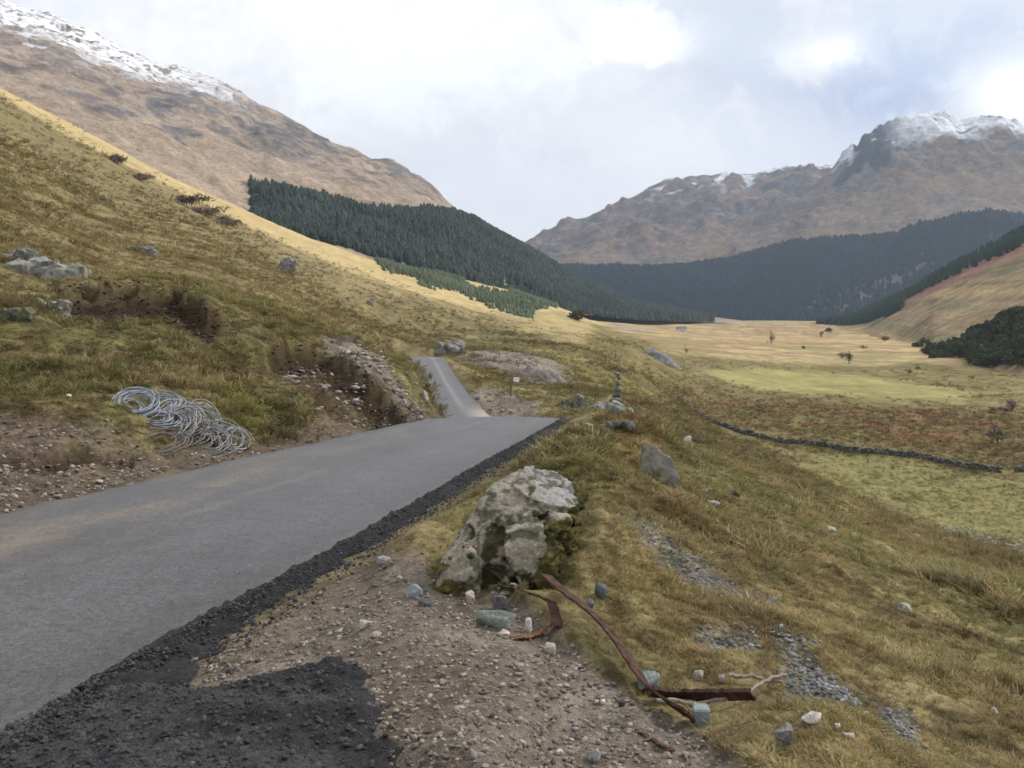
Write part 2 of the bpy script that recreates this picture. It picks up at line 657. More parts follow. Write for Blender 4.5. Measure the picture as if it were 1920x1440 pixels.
WB = lod(GX, GY, GR * .06 + .25, 3, 2)      # wobble for outlines
WB2 = lod(GX, GY, GR * .016 + .09, 8, 2)

near = sstep(250, 120, GR)


def zone(poly, soft, rmin, rmax, k=14, k2=6):
    m = polymask(PC, PP, poly, soft, WB * k + WB2 * k2)
    return m * ((GR >= rmin) & (GR <= rmax) & front)


Z_gravel = zone([(380, 1250), (560, 1120), (700, 1050), (770, 1060), (830, 1110), (960, 1140), (1060, 1220), (1120, 1260), (1240, 1350), (1330, 1390), (1440, 1470), (1500, 1700), (200, 1700), (200, 1300)], 14, 0, 9, 12, 10)
Z_gravel = np.maximum(Z_gravel, ((GR < 2.6)) * 1.0 * front)
Z_dirt = zone([(-400, 790), (0, 775), (180, 800), (300, 830), (470, 830), (560, 770), (690, 745), (790, 740), (800, 790), (600, 835), (400, 880), (200, 925), (0, 980), (-400, 1100)], 12, 0, 30, 14, 8)
Z_scarp2 = zone([(530, 665), (600, 650), (700, 700), (770, 760), (640, 775), (560, 740)], 10, 14, 32, 10, 8)
Z_scree = zone([(600, 632), (660, 645), (740, 700), (790, 735), (790, 760), (740, 735), (660, 690), (590, 650)], 8, 12, 75, 6, 6)
Z_moss = zone([(410, 715), (450, 730), (500, 790), (470, 815), (420, 770)], 14, 9, 25, 8, 6)
Z_heap = zone([(860, 668), (900, 662), (1000, 668), (1060, 690), (1065, 715), (1000, 720), (950, 700), (880, 680)], 6, 60, 150, 5, 4)
Z_bare = zone([(890, 760), (860, 725), (900, 715), (960, 735), (1010, 760), (960, 772)], 6, 30, 75, 6, 4)
Z_shing1 = zone([(1170, 985), (1230, 1010), (1330, 1070), (1430, 1120), (1420, 1150), (1300, 1120), (1190, 1060)], 12, 3, 14, 16, 14)
Z_shing2 = zone([(1440, 1190), (1490, 1200), (1600, 1330), (1590, 1360), (1520, 1350), (1450, 1240)], 10, 3, 9, 10, 10)
Z_shing3 = zone([(1290, 1190), (1400, 1195), (1440, 1230), (1330, 1240)], 10, 3, 9, 10, 10)
Z_shing4 = zone([(1640, 1320), (1700, 1330), (1730, 1400), (1660, 1410)], 10, 3, 9, 10, 10)
Z_field = zone([(1450, 865), (1600, 850), (1920, 895), (2300, 930), (2300, 1100), (1920, 1042), (1700, 985), (1540, 915)], 8, 85, 220, 6, 3)
Z_meadow = zone([(1290, 690), (1400, 690), (1600, 700), (1830, 740), (1800, 752), (1600, 745), (1420, 730)], 6, 180, 500, 6, 2)
Z_sunstraw = zone([(1090, 598), (1300, 596), (1600, 600), (1800, 680), (1640, 690), (1400, 680), (1250, 655), (1120, 612)], 7, 300, 4000, 5, 2)
Z_brack = zone([(1190, 700), (1400, 745), (1700, 770), (2300, 770), (2300, 900), (1900, 870), (1600, 830), (1300, 790)], 10, 55, 330, 10, 3)
Z_sunband = zone([(-300, 0), (0, 160), (470, 385), (800, 505), (1060, 565), (1100, 590), (1050, 590), (960, 592), (800, 560), (720, 528), (500, 443), (300, 347), (0, 180)], 4, 260, 900, 4, 2)
Z_sunband = np.maximum(Z_sunband, zone([(640, 475), (1060, 575), (1140, 595), (1100, 640), (900, 590), (760, 550), (640, 505)], 16, 200, 900, 12, 4) * .75)
Z_knollred = zone([(1140, 800), (1190, 800), (1260, 890), (1280, 980), (1210, 950), (1150, 870)], 14, 5, 40, 12, 10)
Z_rough = sstep(.05, .5, lod(GX, GY, 1.4 + .02 * GR, 21, 1.6))
roadm = np.where(onroad, 1 - sstep(.0, .35, out_d), 0)

# fine relief: hummocks and tussocks
hum = 1 - np.maximum.reduce([Z_gravel * .93, Z_dirt * .55, roadm, Z_field * .6, Z_meadow * .8, Z_sunstraw * .7])
hum *= np.where(onroad, sstep(.1, 1.6, out_d), 1)
relief = (.16 * fbm(GX / 2.4, GY / 3.2, octv=3, seed=5) * sstep(2.5, 9, GR)
          + .075 * fbm(GX / .62, GY / .75, octv=3, seed=6) * sstep(120, 20, GR)
          + .03 * fbm(GX / .2, GY / .24, octv=2, seed=7) * sstep(40, 8, GR)
          + (.0025 * GR) * lod(GX, GY, 5 + GR * .03, 9, 1.8) * sstep(30, 120, GR) * sstep(3000, 900, GR))
relief *= hum
relief += .012 * fbm(GX / .11, GY / .11, octv=3, seed=10) * Z_gravel * (1 - roadm) + .02 * fbm(GX / .5, GY / .5, octv=2, seed=12) * Z_gravel * (1 - roadm)
relief += .05 * fbm(GX / .3, GY / .3, octv=3, seed=13) * Z_dirt * np.where(onroad, sstep(.05, .5, out_d), 1)
# terracettes: sheep tracks following the contour of the far slope on the left
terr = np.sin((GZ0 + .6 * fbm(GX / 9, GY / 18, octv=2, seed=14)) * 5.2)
terr_m = sstep(32, 60, GR) * sstep(300, 150, GR) * (PC < 900) * (1 - Z_sunband)
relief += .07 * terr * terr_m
# peat scarps
pe1, sg1 = linedist(PC, PP + WB2 * 7, [(130, 545), (190, 553), (260, 545), (330, 548), (375, 575), (390, 590)])
ok1 = front & (GR > 14) & (GR < 45)
peat1 = sstep(36, 20, pe1 + 8 * WB) * ok1
pe2, sg2 = linedist(PC, PP + WB2 * 8, [(530, 652), (600, 655), (650, 690), (700, 715), (760, 765)])
peat2 = sstep(32, 18, pe2 + 8 * WB) * ok1
pe3, sg3 = linedist(PC, PP + WB2 * 6, [(-60, 872), (80, 862), (160, 850), (240, 852)])
peat3 = sstep(15, 4, pe3) * (front & (GR < 16))
p1w, p2w = sstep(85, 20, pe1) * ok1, sstep(80, 20, pe2) * ok1
relief -= .46 * p1w * sstep(-7, 9, sg1) + .42 * p2w * sstep(-7, 9, sg2) + .12 * peat3
relief += .18 * sstep(34, 12, np.abs(pe1 - 4)) * (sg1 < 0) * ok1 * sstep(40, 10, pe1) + .12 * sstep(34, 12, pe2) * (sg2 < 0) * ok1
# grass-covered mounds either side of the boulder
for mx, my, sx, sy, hh in [(.66, 6.2, .30, .6, .40), (.5, 5.6, .22, .3, .16), (-.66, 6.3, .28, .62, .20), (.2, 7.7, .55, .5, .32), (1.0, 9.5, .7, 1.2, .3), (1.9, 13, .8, 1.6, .25), (2.9, 19, 1.0, 2.2, .4), (3.0, 23.5, .9, 1.2, .35)]:
    relief += hh * np.exp(-(((GX - mx) / sx) ** 2 + ((GY - my) / sy) ** 2)) * np.where(onroad, sstep(.15, np.where(GY > 9, 1.3, .6), out_d), 1)
relief *= np.where(front | (GR > 3), 1, .2)
GZ = GZ1 + relief

# colours of what grows there, with the sun patches painted in
def colr(*a): return np.array(a, float)
OLIVE, STRAW, BROWN, MOSSY = colr(.175, .158, .066), colr(.345, .275, .145), colr(.150, .104, .056), colr(.190, .175, .060)
PEAT, DIRT, GRAVEL, GREYG = colr(.040, .028, .018), colr(.155, .122, .090), colr(.180, .153, .127), colr(.20, .21, .215)
RUST, FIELD, BRIGHT = colr(.20, .105, .045), colr(.190, .172, .075), colr(.34, .32, .125)


def mixc(c, b, m):
    m = np.clip(m, 0, 1)[..., None]
    return c * (1 - m) + b * m


na = lod(GX, GY, 1.2 + .022 * GR, 31, 1.8, 1.2)
nb = lod(GX, GY, .5 + .010 * GR, 32, 1.7, 1.1)
nc_ = lod(GX, GY, .12 + .0045 * GR, 33, 1.5, .9)
nd_ = lod(GX, GY, 4 + .05 * GR, 34, 1.6)
col = np.ones(GX.shape + (3,)) * OLIVE
col = mixc(col, STRAW, sstep(-.1, .75, na + .35 * nc_) * .62)
col = mixc(col, BROWN, sstep(.0, .6, nb * .7 - na * .4 + .3 * nc_) * .75)
col = mixc(col, MOSSY, sstep(.15, .65, nd_ + .3 * nb) * .7 * near)
col = mixc(col, colr(.065, .055, .024), sstep(.2, .55, nc_ - .4 * nb) * .7)
left = sstep(900, 600, PC) * sstep(26, 50, GR)
col = mixc(col, colr(.270, .215, .110), left * .68)
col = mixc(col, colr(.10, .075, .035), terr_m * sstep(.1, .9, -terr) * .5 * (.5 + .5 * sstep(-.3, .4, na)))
rslope = sstep(1060, 1200, PC) * sstep(60, 30, GR)
col = mixc(col, STRAW * colr(.95, .92, .85), rslope * (.22 + .4 * sstep(-.2, .6, nb + .4 * na)))
col = mixc(col, RUST, rslope * sstep(.3, .75, nd_ - .3 * na + .3 * nc_) * .18)
col = mixc(col, colr(.185, .186, .078), rslope * sstep(-.1, .6, nd_ + .3 * nb) * .75)
col = mixc(col, colr(.085, .060, .036), rslope * sstep(.35, .75, lod(GX, GY, .5 + .014 * GR, 38, 1.5) + .25 * nc_) * .55)
col = mixc(col, RUST, Z_knollred * .42)
mid = sstep(90, 150, GR) * sstep(1000, 1150, PC)
col = mixc(col, colr(.215, .175, .065), mid * .35)
far = sstep(400, 900, GR)
col = mixc(col, colr(.30, .225, .10), far * .7 * (PC > 900))
col = mixc(col, colr(.145, .092, .045), Z_brack * sstep(-.4, .3, nb + .4 * na) * .85)
col = mixc(col, colr(.22, .10, .05), Z_brack * sstep(.15, .5, na) * .35)
strk = fbm(GX / 60, GY / 16, octv=4, seed=41)
col = mixc(col, lerp(colr(.36, .235, .135), colr(.44, .35, .18), sstep(-.3, .4, strk + .3 * nb)[..., None]) * (1 + .16 * nc_ + .14 * nb)[..., None], Z_sunstraw * .9)  # straw valley floor, its sun patches painted in as paler colour
col = mixc(col, colr(.23, .20, .095), Z_sunstraw * sstep(.1, .5, fbm(GX / 45, GY / 22, octv=4, seed=43) + .35 * nb) * .75)
col = mixc(col, lerp(FIELD, BRIGHT, .35), Z_field * (.72 + .2 * nb))
col = mixc(col, colr(.11, .105, .04), Z_field * sstep(.45, .7, nc_ + .2 * nb) * .6)
col = mixc(col, BRIGHT * (1 + .18 * nb + .1 * nc_)[..., None], Z_meadow * (.72 + .15 * na))
col = mixc(col, colr(.52, .405, .20), Z_sunband * (.85 + .15 * nc_))  # sunlight on the crest band, painted as pale straw
col = mixc(col, MOSSY * 1.2, Z_moss * .7)
col = mixc(col, DIRT * (1 + .25 * nc_[..., None]), Z_dirt * (.62 + .3 * sstep(-.3, .3, nb)))
col = mixc(col, colr(.26, .20, .11), Z_dirt * sstep(520, 600, PC) * .5)
col = mixc(col, colr(.085, .058, .040), Z_scarp2 * .75)
col = mixc(col, colr(.235, .20, .175), Z_scree * .8)
col = mixc(col, colr(.235, .20, .17), Z_heap * .85)
col = mixc(col, colr(.25, .215, .18), Z_bare * .8)
for zz, kk_ in ((Z_shing1, .75), (Z_shing2, .7), (Z_shing3, .4), (Z_shing4, .5)):
    col = mixc(col, GREYG * (1 + .2 * nc_[..., None]), zz * kk_ * sstep(-.7, .1, nc_ + .5 * nb))
col = mixc(col, colr(.10, .15, .05), Z_shing1 * sstep(.1, .5, nb) * .6)
col = mixc(col, PEAT, np.maximum.reduce([peat1 * sstep(-10, 6, sg1), peat2 * sstep(-10, 6, sg2) * .9, peat3 * .85]))
col = mixc(col, GRAVEL * (1 + .16 * nc_[..., None]), Z_gravel * .95)
col = mixc(col, colr(.15, .115, .085), Z_gravel * sstep(.1, .55, nb) * .55)
verge = np.where(onroad, sstep(1.1, .2, out_d) * (dl > 0), 0) * front
col = mixc(col, colr(.115, .092, .070), verge * .75)
vergr = np.where(onroad, sstep(.75, .3, out_d) * (dr > 0), 0) * front
col = mixc(col, colr(.20, .16, .115), vergr * .6)
# dark brown noise patches break up the grass for contrast
mottle_ = lod(GX, GY, .22 + .006 * GR, 36, 1.6, .9)
grassm = 1 - np.maximum.reduce([Z_gravel, Z_dirt * .6, roadm, Z_sunstraw * .7, Z_meadow, Z_sunband * .8, Z_field * .5])
col = mixc(col, colr(.055, .042, .022), sstep(.30, .85, mottle_) * .55 * grassm * (GR < 500))
# streaks of dead stalks combed down the fall of the right-hand slope
strk_ = lod((GY + .35 * GX), (GX - .35 * GY), .25 + .008 * GR, 37, 4.0, .9)
col = mixc(col, STRAW * 1.05, rslope * sstep(.0, .8, strk_) * .6 * grassm)
col = mixc(col, colr(.10, .062, .034), rslope * sstep(.3, .9, -strk_) * .45 * grassm)
col *= (1 + .10 * WB2)[..., None]

M_ground = attr_material('ground', [(1.2, .04), (9, .03), (45, .02), (130, .008)], rough=1.0, colvar=((.22, .12), (2.2, .2), (14, .28), (60, .22)), spec=.1)
V = np.stack([GX, GY, GZ + EYE], -1).reshape(-1, 3)
# stitch the ring: order azimuths so that faces wrap
GF = grid_faces(len(RAD), len(AZ), wrap=True)
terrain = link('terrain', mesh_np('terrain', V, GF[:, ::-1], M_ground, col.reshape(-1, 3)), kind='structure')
print('terrain', len(V), time.time() - T0)
BV = BVHTree.FromPolygons([tuple(v) for v in V.astype(float)], [tuple(f) for f in GF.tolist()])
print('bvh', time.time() - T0)
EYEV = Vector((0, 0, EYE))


def ground_px(px, py):
    """where the sight line through a picture point meets the ground"""
    for _ in range(60):
        h = BV.ray_cast(EYEV, pix_dir(px, py).normalized())
        if h[0] is not None:
            break
        py += 2
    nn = h[1] if h[1].z > 0 else -h[1]
    return h[0], nn


def ground_xy(x, y):
    h = BV.ray_cast(Vector((x, y, 900)), Vector((0, 0, -1)))
    return h[0].z if h[0] is not None else -20


# ------------------------------------------------------------------ far hills: sheets lofted through surveyed lines
def loft(lines, px0, px1, npx, per, namp=0.0, nscale=100.0, seed=0):
    """lines: list of [(px,py,d)...] near to far -> X,Y,Z arrays (rows, cols) and row parameter"""
    pxs = np.linspace(px0, px1, npx)
    rows = []
    for L in lines:
        L = np.array(L, float)
        py, d = np.interp(pxs, L[:, 0], L[:, 1]), np.interp(pxs, L[:, 0], L[:, 2])
        rows.append((d, -(py - 580) / 1600 * d))
    D, Zz, Tt = [], [], []
    for k in range(len(rows) - 1):
        for s in np.linspace(0, 1, per[k], endpoint=(k == len(rows) - 2)):
            D.append(lerp(rows[k][0], rows[k + 1][0], s))
            Zz.append(lerp(rows[k][1], rows[k + 1][1], s))
            Tt.append(np.full(npx, k + s))
    D, Zz, Tt = np.array(D), np.array(Zz), np.array(Tt)
    # round the folds between the lines
    if len(D) > 8:
        ker = np.array([1, 4, 6, 4, 1]) / 16
        for _ in range(2):
            Zp = np.pad(Zz, ((2, 2), (0, 0)), mode='reflect', reflect_type='odd')
            Zz = sum(ker[i] * Zp[i:i + len(D)] for i in range(5))
    X = (pxs[None] - 960) / 1600 * D
    return X, D, Zz, Tt, np.broadcast_to(pxs, D.shape)


M_hill = attr_material('far_hillside', [(.02, 6.0), (.09, 2.0), (.4, .5)], rough=1.0, colvar=((.012, .18), (.06, .22), (.3, .25)), spec=.05)


def add_hill(name, X, Y, Z, tint):
    nr, ncol = X.shape
    return link(name, mesh_np(name, np.stack([X, Y, Z + EYE], -1).reshape(-1, 3), grid_faces(nr, ncol), M_hill, tint.reshape(-1, 3)), kind='structure')


HILL, HILLD, ROCK, SNOW = colr(.295, .24, .20), colr(.215, .185, .165), colr(.15, .15, .165), colr(.80, .82, .86)
# --- left mountain
LM_base = [(-500, 330, 520), (0, 270, 560), (200, 340, 600), (470, 428, 680), (620, 472, 720), (750, 518, 760), (900, 560, 850), (1040, 584, 1000), (1200, 600, 1300), (1400, 607, 1700)]
LM_mid = [(-500, 210, 800), (0, 205, 850), (300, 292, 900), (470, 362, 950), (560, 372, 990), (640, 387, 1050), (760, 402, 1120), (860, 414, 1200), (985, 472, 1350), (1100, 537, 1600), (1200, 579, 1800), (1400, 603, 2000)]
LM_top = [(-500, -170, 1700), (-100, -30, 1800), (0, 8, 1800), (90, 28, 1800), (140, 50, 1800), (200, 76, 1800), (300, 120, 1800), (380, 140, 1800), (430, 162, 1800), (480, 192, 1780), (560, 237, 1760), (610, 262, 1750), (650, 276, 1740), (672, 282, 1740), (690, 297, 1730), (740, 310, 1720), (765, 325, 1710), (800, 345, 1700), (830, 370, 1700), (868, 402, 1700), (985, 470, 1720), (1100, 535, 1900), (1200, 578, 2000), (1400, 602, 2100)]
LM_back = [(p, q + 60, d + 700) for p, q, d in LM_top]
X, Y, Z, Tm, PX = loft([LM_base, LM_mid, LM_top, LM_back], -500, 1400, 420, [60, 150, 20])
am = sstep(0, .4, Tm) * sstep(1000, 700, PX)
# crags step up the slope in bands
Z = Z + am * (7 * fbm(X / 160, Y / 160, octv=4, seed=51) + 9 * ridged(X / 70, Y / 120 + Z / 90, 4, 2) + 2.0 * fbm(X / 25, Y / 25, octv=2, seed=53)) * np.where(Tm > 1.9, .5, 1)
qy = 580 - 1600 * Z / Y
crag = sstep(.12, .5, fbm(X / 90, Y / 160 + Z / 45, octv=4, seed=55)) * sstep(1.15, 1.5, Tm)
Z = Z + crag * 7 * am
nA = fbm(X / 120, Y / 120, octv=4, seed=56)
nB = fbm(X / 25, Y / 40, octv=3, seed=57)
hc = np.ones(X.shape + (3,)) * HILL
hc = mixc(hc, HILLD, sstep(-.3, .5, nA + .4 * nB) * .7 * sstep(1.1, 1.5, Tm))
hc = mixc(hc, colr(.085, .07, .055), sstep(.2, .6, nB + .3 * fbm(X / 8, Y / 14 + Z / 6, octv=3, seed=59)) * .6 * sstep(1.1, 1.4, Tm))
hc = mixc(hc, colr(.31, .24, .165), sstep(1.5, 1.0, Tm) * .6)
hc = mixc(hc, ROCK, crag * sstep(.0, .5, nB + .3) * .8)
for (cx_, cy_, rx_, ry_) in [(530, 255, 60, 22), (410, 243, 26, 9), (140, 178, 60, 8), (230, 212, 55, 8), (300, 205, 30, 12), (360, 170, 50, 14), (560, 290, 40, 12), (585, 265, 30, 14), (330, 245, 40, 7), (25, 130, 30, 8)]:
    g = np.exp(-(((PX - cx_ - (qy - cy_) * .8) / rx_) ** 2 + ((qy - cy_ - (PX - cx_) * .16) / ry_) ** 2))
    hc = mixc(hc, ROCK * .8, sstep(.25, .7, g + .35 * nB) * .8 * (Tm > 1))
nC = fbm(X / 9, Y / 20 + Z / 10, octv=3, seed=60)
hc = mixc(hc, colr(.14, .125, .12), sstep(.15, .6, nC + .5 * nB) * .55 * sstep(1.1, 1.4, Tm))
hc = mixc(hc, colr(.36, .29, .215), sstep(.1, .6, -nC - .3 * nB) * .4)
# snow lies above a level and in hollows
alt = Z
snow_line = 425 + 45 * nA - 25 * sstep(100, 400, PX)
sn = sstep(-40, 60, alt - snow_line + 45 * nB) * sstep(-.25, .2, .38 - .6 * nB + 1.1 * fbm(X / 9, Y / 18 + Z / 7, octv=3, seed=58))
sn = sn * sstep(560, 300, PX)
sn = np.maximum(sn, .75 * sstep(.35, .6, nB + .3 * nA) * sstep(90, 10, np.abs(alt - 430)) * (PX < 520))
hc = mixc(hc, SNOW, sn * .93 * (Tm > 1.2))
LMX, LMY, LMZ, LMT, LMP = X, Y, Z, Tm, PX
add_hill('mountain', X, Y, Z, hc)

# --- long ridge closing the glen
FR_base = [(860, 612, 2300), (2400, 615, 2300)]
FR_mid = [(860, 560, 2800), (1000, 512, 2900), (1060, 500, 2900), (1200, 503, 2950), (1300, 497, 2950), (1370, 488, 2950), (1450, 463, 2950), (1550, 448, 2900), (1680, 442, 2800), (1720, 422, 2750), (1850, 397, 2700), (1920, 405, 2700), (2400, 400, 2700)]
FR_top = [(860, 540, 4200), (985, 457, 4200), (1020, 435, 4200), (1050, 417, 4200), (1075, 408, 4200), (1100, 402, 4200), (1140, 385, 4200), (1180, 370, 4200), (1215, 348, 4200), (1250, 338, 4200), (1290, 330, 4200), (1340, 328, 4200), (1400, 325, 4200), (1450, 321, 4200), (1500, 312, 4200), (1545, 312, 4200), (1620, 315, 4200), (2400, 330, 4200)]
FR_back = [(p, q + 30, d + 700) for p, q, d in FR_top]
X, Y, Z, Tm, PX = loft([FR_base, FR_mid, FR_top, FR_back], 860, 2300, 360, [40, 110, 12])
am = sstep(1.0, 1.35, Tm)
gully = ridged(X / 260, Y / 420 + Z / 900, 4, 5)
Z = Z + am * (44 * gully * np.where(Tm > 1.9, .4, 1) + 26 * fbm(X / 90, Y / 160 + Z / 80, octv=5, seed=61) * np.where(Tm > 1.9, .45, 1))
nA = fbm(X / 200, Y / 300 + Z / 200, octv=4, seed=62)
nB = fbm(X / 50, Y / 80 + Z / 60, octv=4, seed=63)
hc = np.ones(X.shape + (3,)) * colr(.148, .115, .106)
hc = mixc(hc, ROCK * .75, sstep(-.45, .25, nA + .5 * nB - .5 * gully) * .9)
nC = fbm(X / 16, Y / 40 + Z / 18, octv=3, seed=64)
hc = mixc(hc, colr(.085, .09, .11), sstep(.05, .5, nC + .5 * nB) * .7 * sstep(.9, 1.2, Tm))
hc = mixc(hc, colr(.25, .185, .135), sstep(.1, .6, -nC - .3 * nB + .2) * .5)
hc = mixc(hc, colr(.22, .165, .105), sstep(1.45, 1.05, Tm) * sstep(-.1, .5, nB) * .6)
hc = mixc(hc, SNOW, sstep(.15, .5, nB + .2 + sstep(1.78, 2.0, Tm) * .55 - .5) * .75 * sstep(1.65, 1.85, Tm) * sstep(1180, 1260, PX))
FRX, FRY, FRZ, FRT, FRP = X, Y, Z, Tm, PX
add_hill('ridge', X, Y, Z, hc)

# --- the crag-faced peak
PK_base = [(1380, 520, 2720), (2400, 460, 2600)]
PK_mid = [(1380, 470, 3000), (1480, 440, 3050), (1550, 400, 3100), (1620, 365, 3150), (1750, 330, 3200), (1920, 310, 3200), (2400, 320, 3200)]
PK_top = [(1380, 455, 3300), (1450, 425, 3400), (1500, 385, 3500), (1530, 352, 3550), (1548, 330, 3560), (1562, 318, 3560), (1580, 294, 3580), (1600, 279, 3600), (1608, 282, 3600), (1622, 258, 3600), (1640, 240, 3600), (1668, 232, 3600), (1700, 220, 3600), (1725, 214, 3620), (1780, 216, 3650), (1800, 225, 3650), (1850, 219, 3650), (1890, 226, 3650), (1920, 236, 3650), (2400, 330, 3600)]
PK_back = [(p, q + 40, d + 700) for p, q, d in PK_top]
X, Y, Z, Tm, PX = loft([PK_base, PK_mid, PK_top, PK_back], 1380, 2350, 320, [30, 120, 12])
am = sstep(.75, 1.2, Tm) * np.where(Tm > 1.9, .4, 1)
gully = ridged(X / 230 + Z / 500, Y / 330, 4, 9)
cliff = np.exp(-((PX - 1640) / 75.) ** 2) * sstep(1.15, 1.5, Tm) * sstep(2.1, 1.9, Tm)
Z = Z + am * (36 * gully + 24 * fbm(X / 80, Y / 150 + Z / 80, octv=5, seed=71)) + cliff * 46 * ridged(X / 45, Z / 160, 3, 4)
nA = fbm(X / 180 - Z / 240, Y / 260 + Z / 200, octv=4, seed=72)
nB = fbm(X / 45, Y / 70 + Z / 50, octv=4, seed=73)
hc = np.ones(X.shape + (3,)) * colr(.155, .120, .108)
hc = mixc(hc, ROCK * .9, sstep(-.2, .5, nA + .5 * nB) * .7)
nC = fbm(X / 16, Y / 40 + Z / 18, octv=3, seed=74)
hc = mixc(hc, colr(.095, .095, .11), sstep(.1, .55, nC + .5 * nB) * .6)
hc = mixc(hc, colr(.28, .20, .12), sstep(.1, .6, -nC - .3 * nB + .2) * .4)
hc = mixc(hc, colr(.24, .175, .105), sstep(1.25, .9, Tm) * sstep(-.2, .5, nB) * .5)
hc = mixc(hc, colr(.045, .052, .068), sstep(.25, .55, cliff + .25 * nB) * .95)
sn = sstep(1.50, 1.78, Tm + .25 * nA + .1 * nB) * sstep(-.65, .15, .35 - nB) * sstep(1640, 1720, PX)
sn = np.maximum(sn, sstep(.25, .5, nB + .25 * gully) * cliff * 1.2 * sstep(1.5, 1.7, Tm))
hc = mixc(hc, SNOW, np.clip(sn, 0, 1) * .85)
add_hill('peak', X, Y, Z, hc)

# --- slope on the right side of the glen
NF_base = [(1440, 612, 1800), (1580, 622, 1150), (1650, 650, 720), (1750, 692, 430), (1920, 745, 300), (2600, 860, 220)]
NF_m1 = [(1440, 607, 1850), (1580, 608, 1500), (1620, 603, 1300), (1700, 568, 1050), (1800, 524, 900), (1920, 478, 800), (2600, 230, 600)]
NF_top = [(1440, 605, 1900), (1560, 604, 1750), (1600, 596, 1700), (1700, 553, 1450), (1800, 496, 1250), (1920, 437, 1100), (2600, 60, 800)]
NF_back = [(p, q + 40, d + 500) for p, q, d in NF_top]
X, Y, Z, Tm, PX = loft([NF_base, NF_m1, NF_top, NF_back], 1440, 2600, 340, [120, 40, 10])
ed = sstep(0, .25, Tm)
Z = Z + ed * (2.5 * fbm(X / 60, Y / 90, octv=4, seed=81) + .8 * fbm(X / 14, Y / 22, octv=3, seed=82)) * sstep(1800, 900, Y)
nA = fbm(X / 70 + Z / 20, Y / 130, octv=4, seed=83)
nB = fbm(X / 14, Y / 30, octv=3, seed=84)
strk = fbm((X - .35 * Y) / 40, Z / 9, octv=4, seed=85)
hc = np.ones(X.shape + (3,)) * colr(.255, .195, .12)
hc = mixc(hc, colr(.165, .155, .08), sstep(-.2, .35, strk) * .8)
hc = mixc(hc, colr(.38, .28, .14), sstep(.1, .5, -strk + .3 * nB) * .6)
hc = mixc(hc, colr(.24, .17, .10), sstep(.2, .6, nB) * .5)
hc = mixc(hc, colr(.20, .105, .078), sstep(.82, 1.0, Tm + .06 * nB + .05 * nA) * sstep(1.75, 1.5, Tm) * .8)
NFX, NFY, NFZ, NFT, NFP = X, Y, Z, Tm, PX
add_hill('hillside', X, Y, Z, hc)
print('hills', time.time() - T0)

# ------------------------------------------------------------------ the road
ys = np.concatenate([np.arange(-40, 2, 1.0), np.arange(2, 30, .12), np.arange(30, 112, .5)])
NCR = 30
uu = np.linspace(0, 1, NCR)
XL, XR = road_l(ys), road_r(ys)
jl = .07 * fbm(ys / .5, ys * 0 + 3, octv=3) + .04 * fbm(ys / .12, ys * 0 + 5, octv=2)
jr = .07 * fbm(ys / .6, ys * 0 + 13, octv=3) + .05 * fbm(ys / .13, ys * 0 + 15, octv=2)
wgt = 1 - sstep(10, 25, ys)
XL = XL + jl * (.4 + .6 * wgt)
XR = XR - np.abs(jr) * (.3 + .7 * wgt) * 1.3
RX = XL[:, None] + (XR - XL)[:, None] * uu[None]
RY = np.broadcast_to(ys[:, None], RX.shape)
RZz = road_z(ys)[:, None] + .05 * (1 - (2 * uu[None] - 1) ** 2) + .006 * fbm(RX / .8, RY / 2.0, octv=2, seed=91)
# shoulders turned down into the ground
RXe = np.c_[RX[:, :1] - .10, RX, RX[:, -1:] + .06]
RYe = np.c_[RY[:, :1], RY, RY[:, -1:]]
RZe = np.c_[RZz[:, :1] - .16, RZz, RZz[:, -1:] - .16]
rw = RXe.shape
across = np.c_[uu[:1] * 0, uu[None], uu[:1] * 0 + 1] if False else np.r_[0, uu, 1]
ASPH = colr(.084, .083, .087)
rc = np.ones(rw + (3,)) * ASPH
wheel = np.exp(-((across - .33) / .1) ** 2) + np.exp(-((across - .72) / .1) ** 2)
rc = rc * (1 + .10 * (wheel[None] - .5))[..., None]
lf = fbm(RXe / .5, RYe / 3.0, octv=3, seed=92)
dust = np.exp(-((across[None] - .30 - .05 * lf) / .07) ** 2) * sstep(.0, .6, fbm(RXe / .5, RYe / 1.1, octv=3, seed=93) + .25) * sstep(5, 7, RYe) * sstep(17, 12, RYe)
rc = mixc(rc, colr(.27, .21, .14), dust * .40)
mud = sstep(.25, .7, lod(RXe, RYe / 3.0, .3 + RYe * 0, 94, 1.0, 1.2)) * sstep(.65, .2, across)[None]
rc = mixc(rc, colr(.165, .135, .10), mud * .30 * (RYe < 45))
dk = sstep(.2, .9, lod(RXe, RYe / 4.0, .5 + RYe * 0, 95, 1.0, 1.2))
rc = rc * (1 - .16 * dk)[..., None]
rc = rc * (1 - .18 * np.exp(-((across - .97) / .05) ** 2))[None, :, None]
line2 = np.exp(-((across[None] - .52 - .012 * lf) / .012) ** 2) * sstep(-.3, .3, lf)
rc = mixc(rc, colr(.19, .185, .18), line2 * .5 * (RYe < 40))
dustj = np.exp(-(((RXe + 1.5) / 1.6) ** 2 + ((RYe - 50) / 3.5) ** 2)) * sstep(.5, .9, across)[None]
rc = mixc(rc, colr(.40, .34, .27), dustj * .8)
track = np.exp(-((across - .66) / .05) ** 2)[None] * sstep(50, 56, RYe)
rc = mixc(rc, colr(.25, .245, .25), track * .5)
edge_l = sstep(.03, 0, across)[None] * np.ones(rw)
rc = mixc(rc, colr(.075, .07, .068), edge_l * .8)
M_asph = attr_material('asphalt', [(90, .004), (260, .003)], rough=.50, colvar=((.5, .08), (5, .12), (24, .28), (70, .4), (150, .35)), spec=.5)
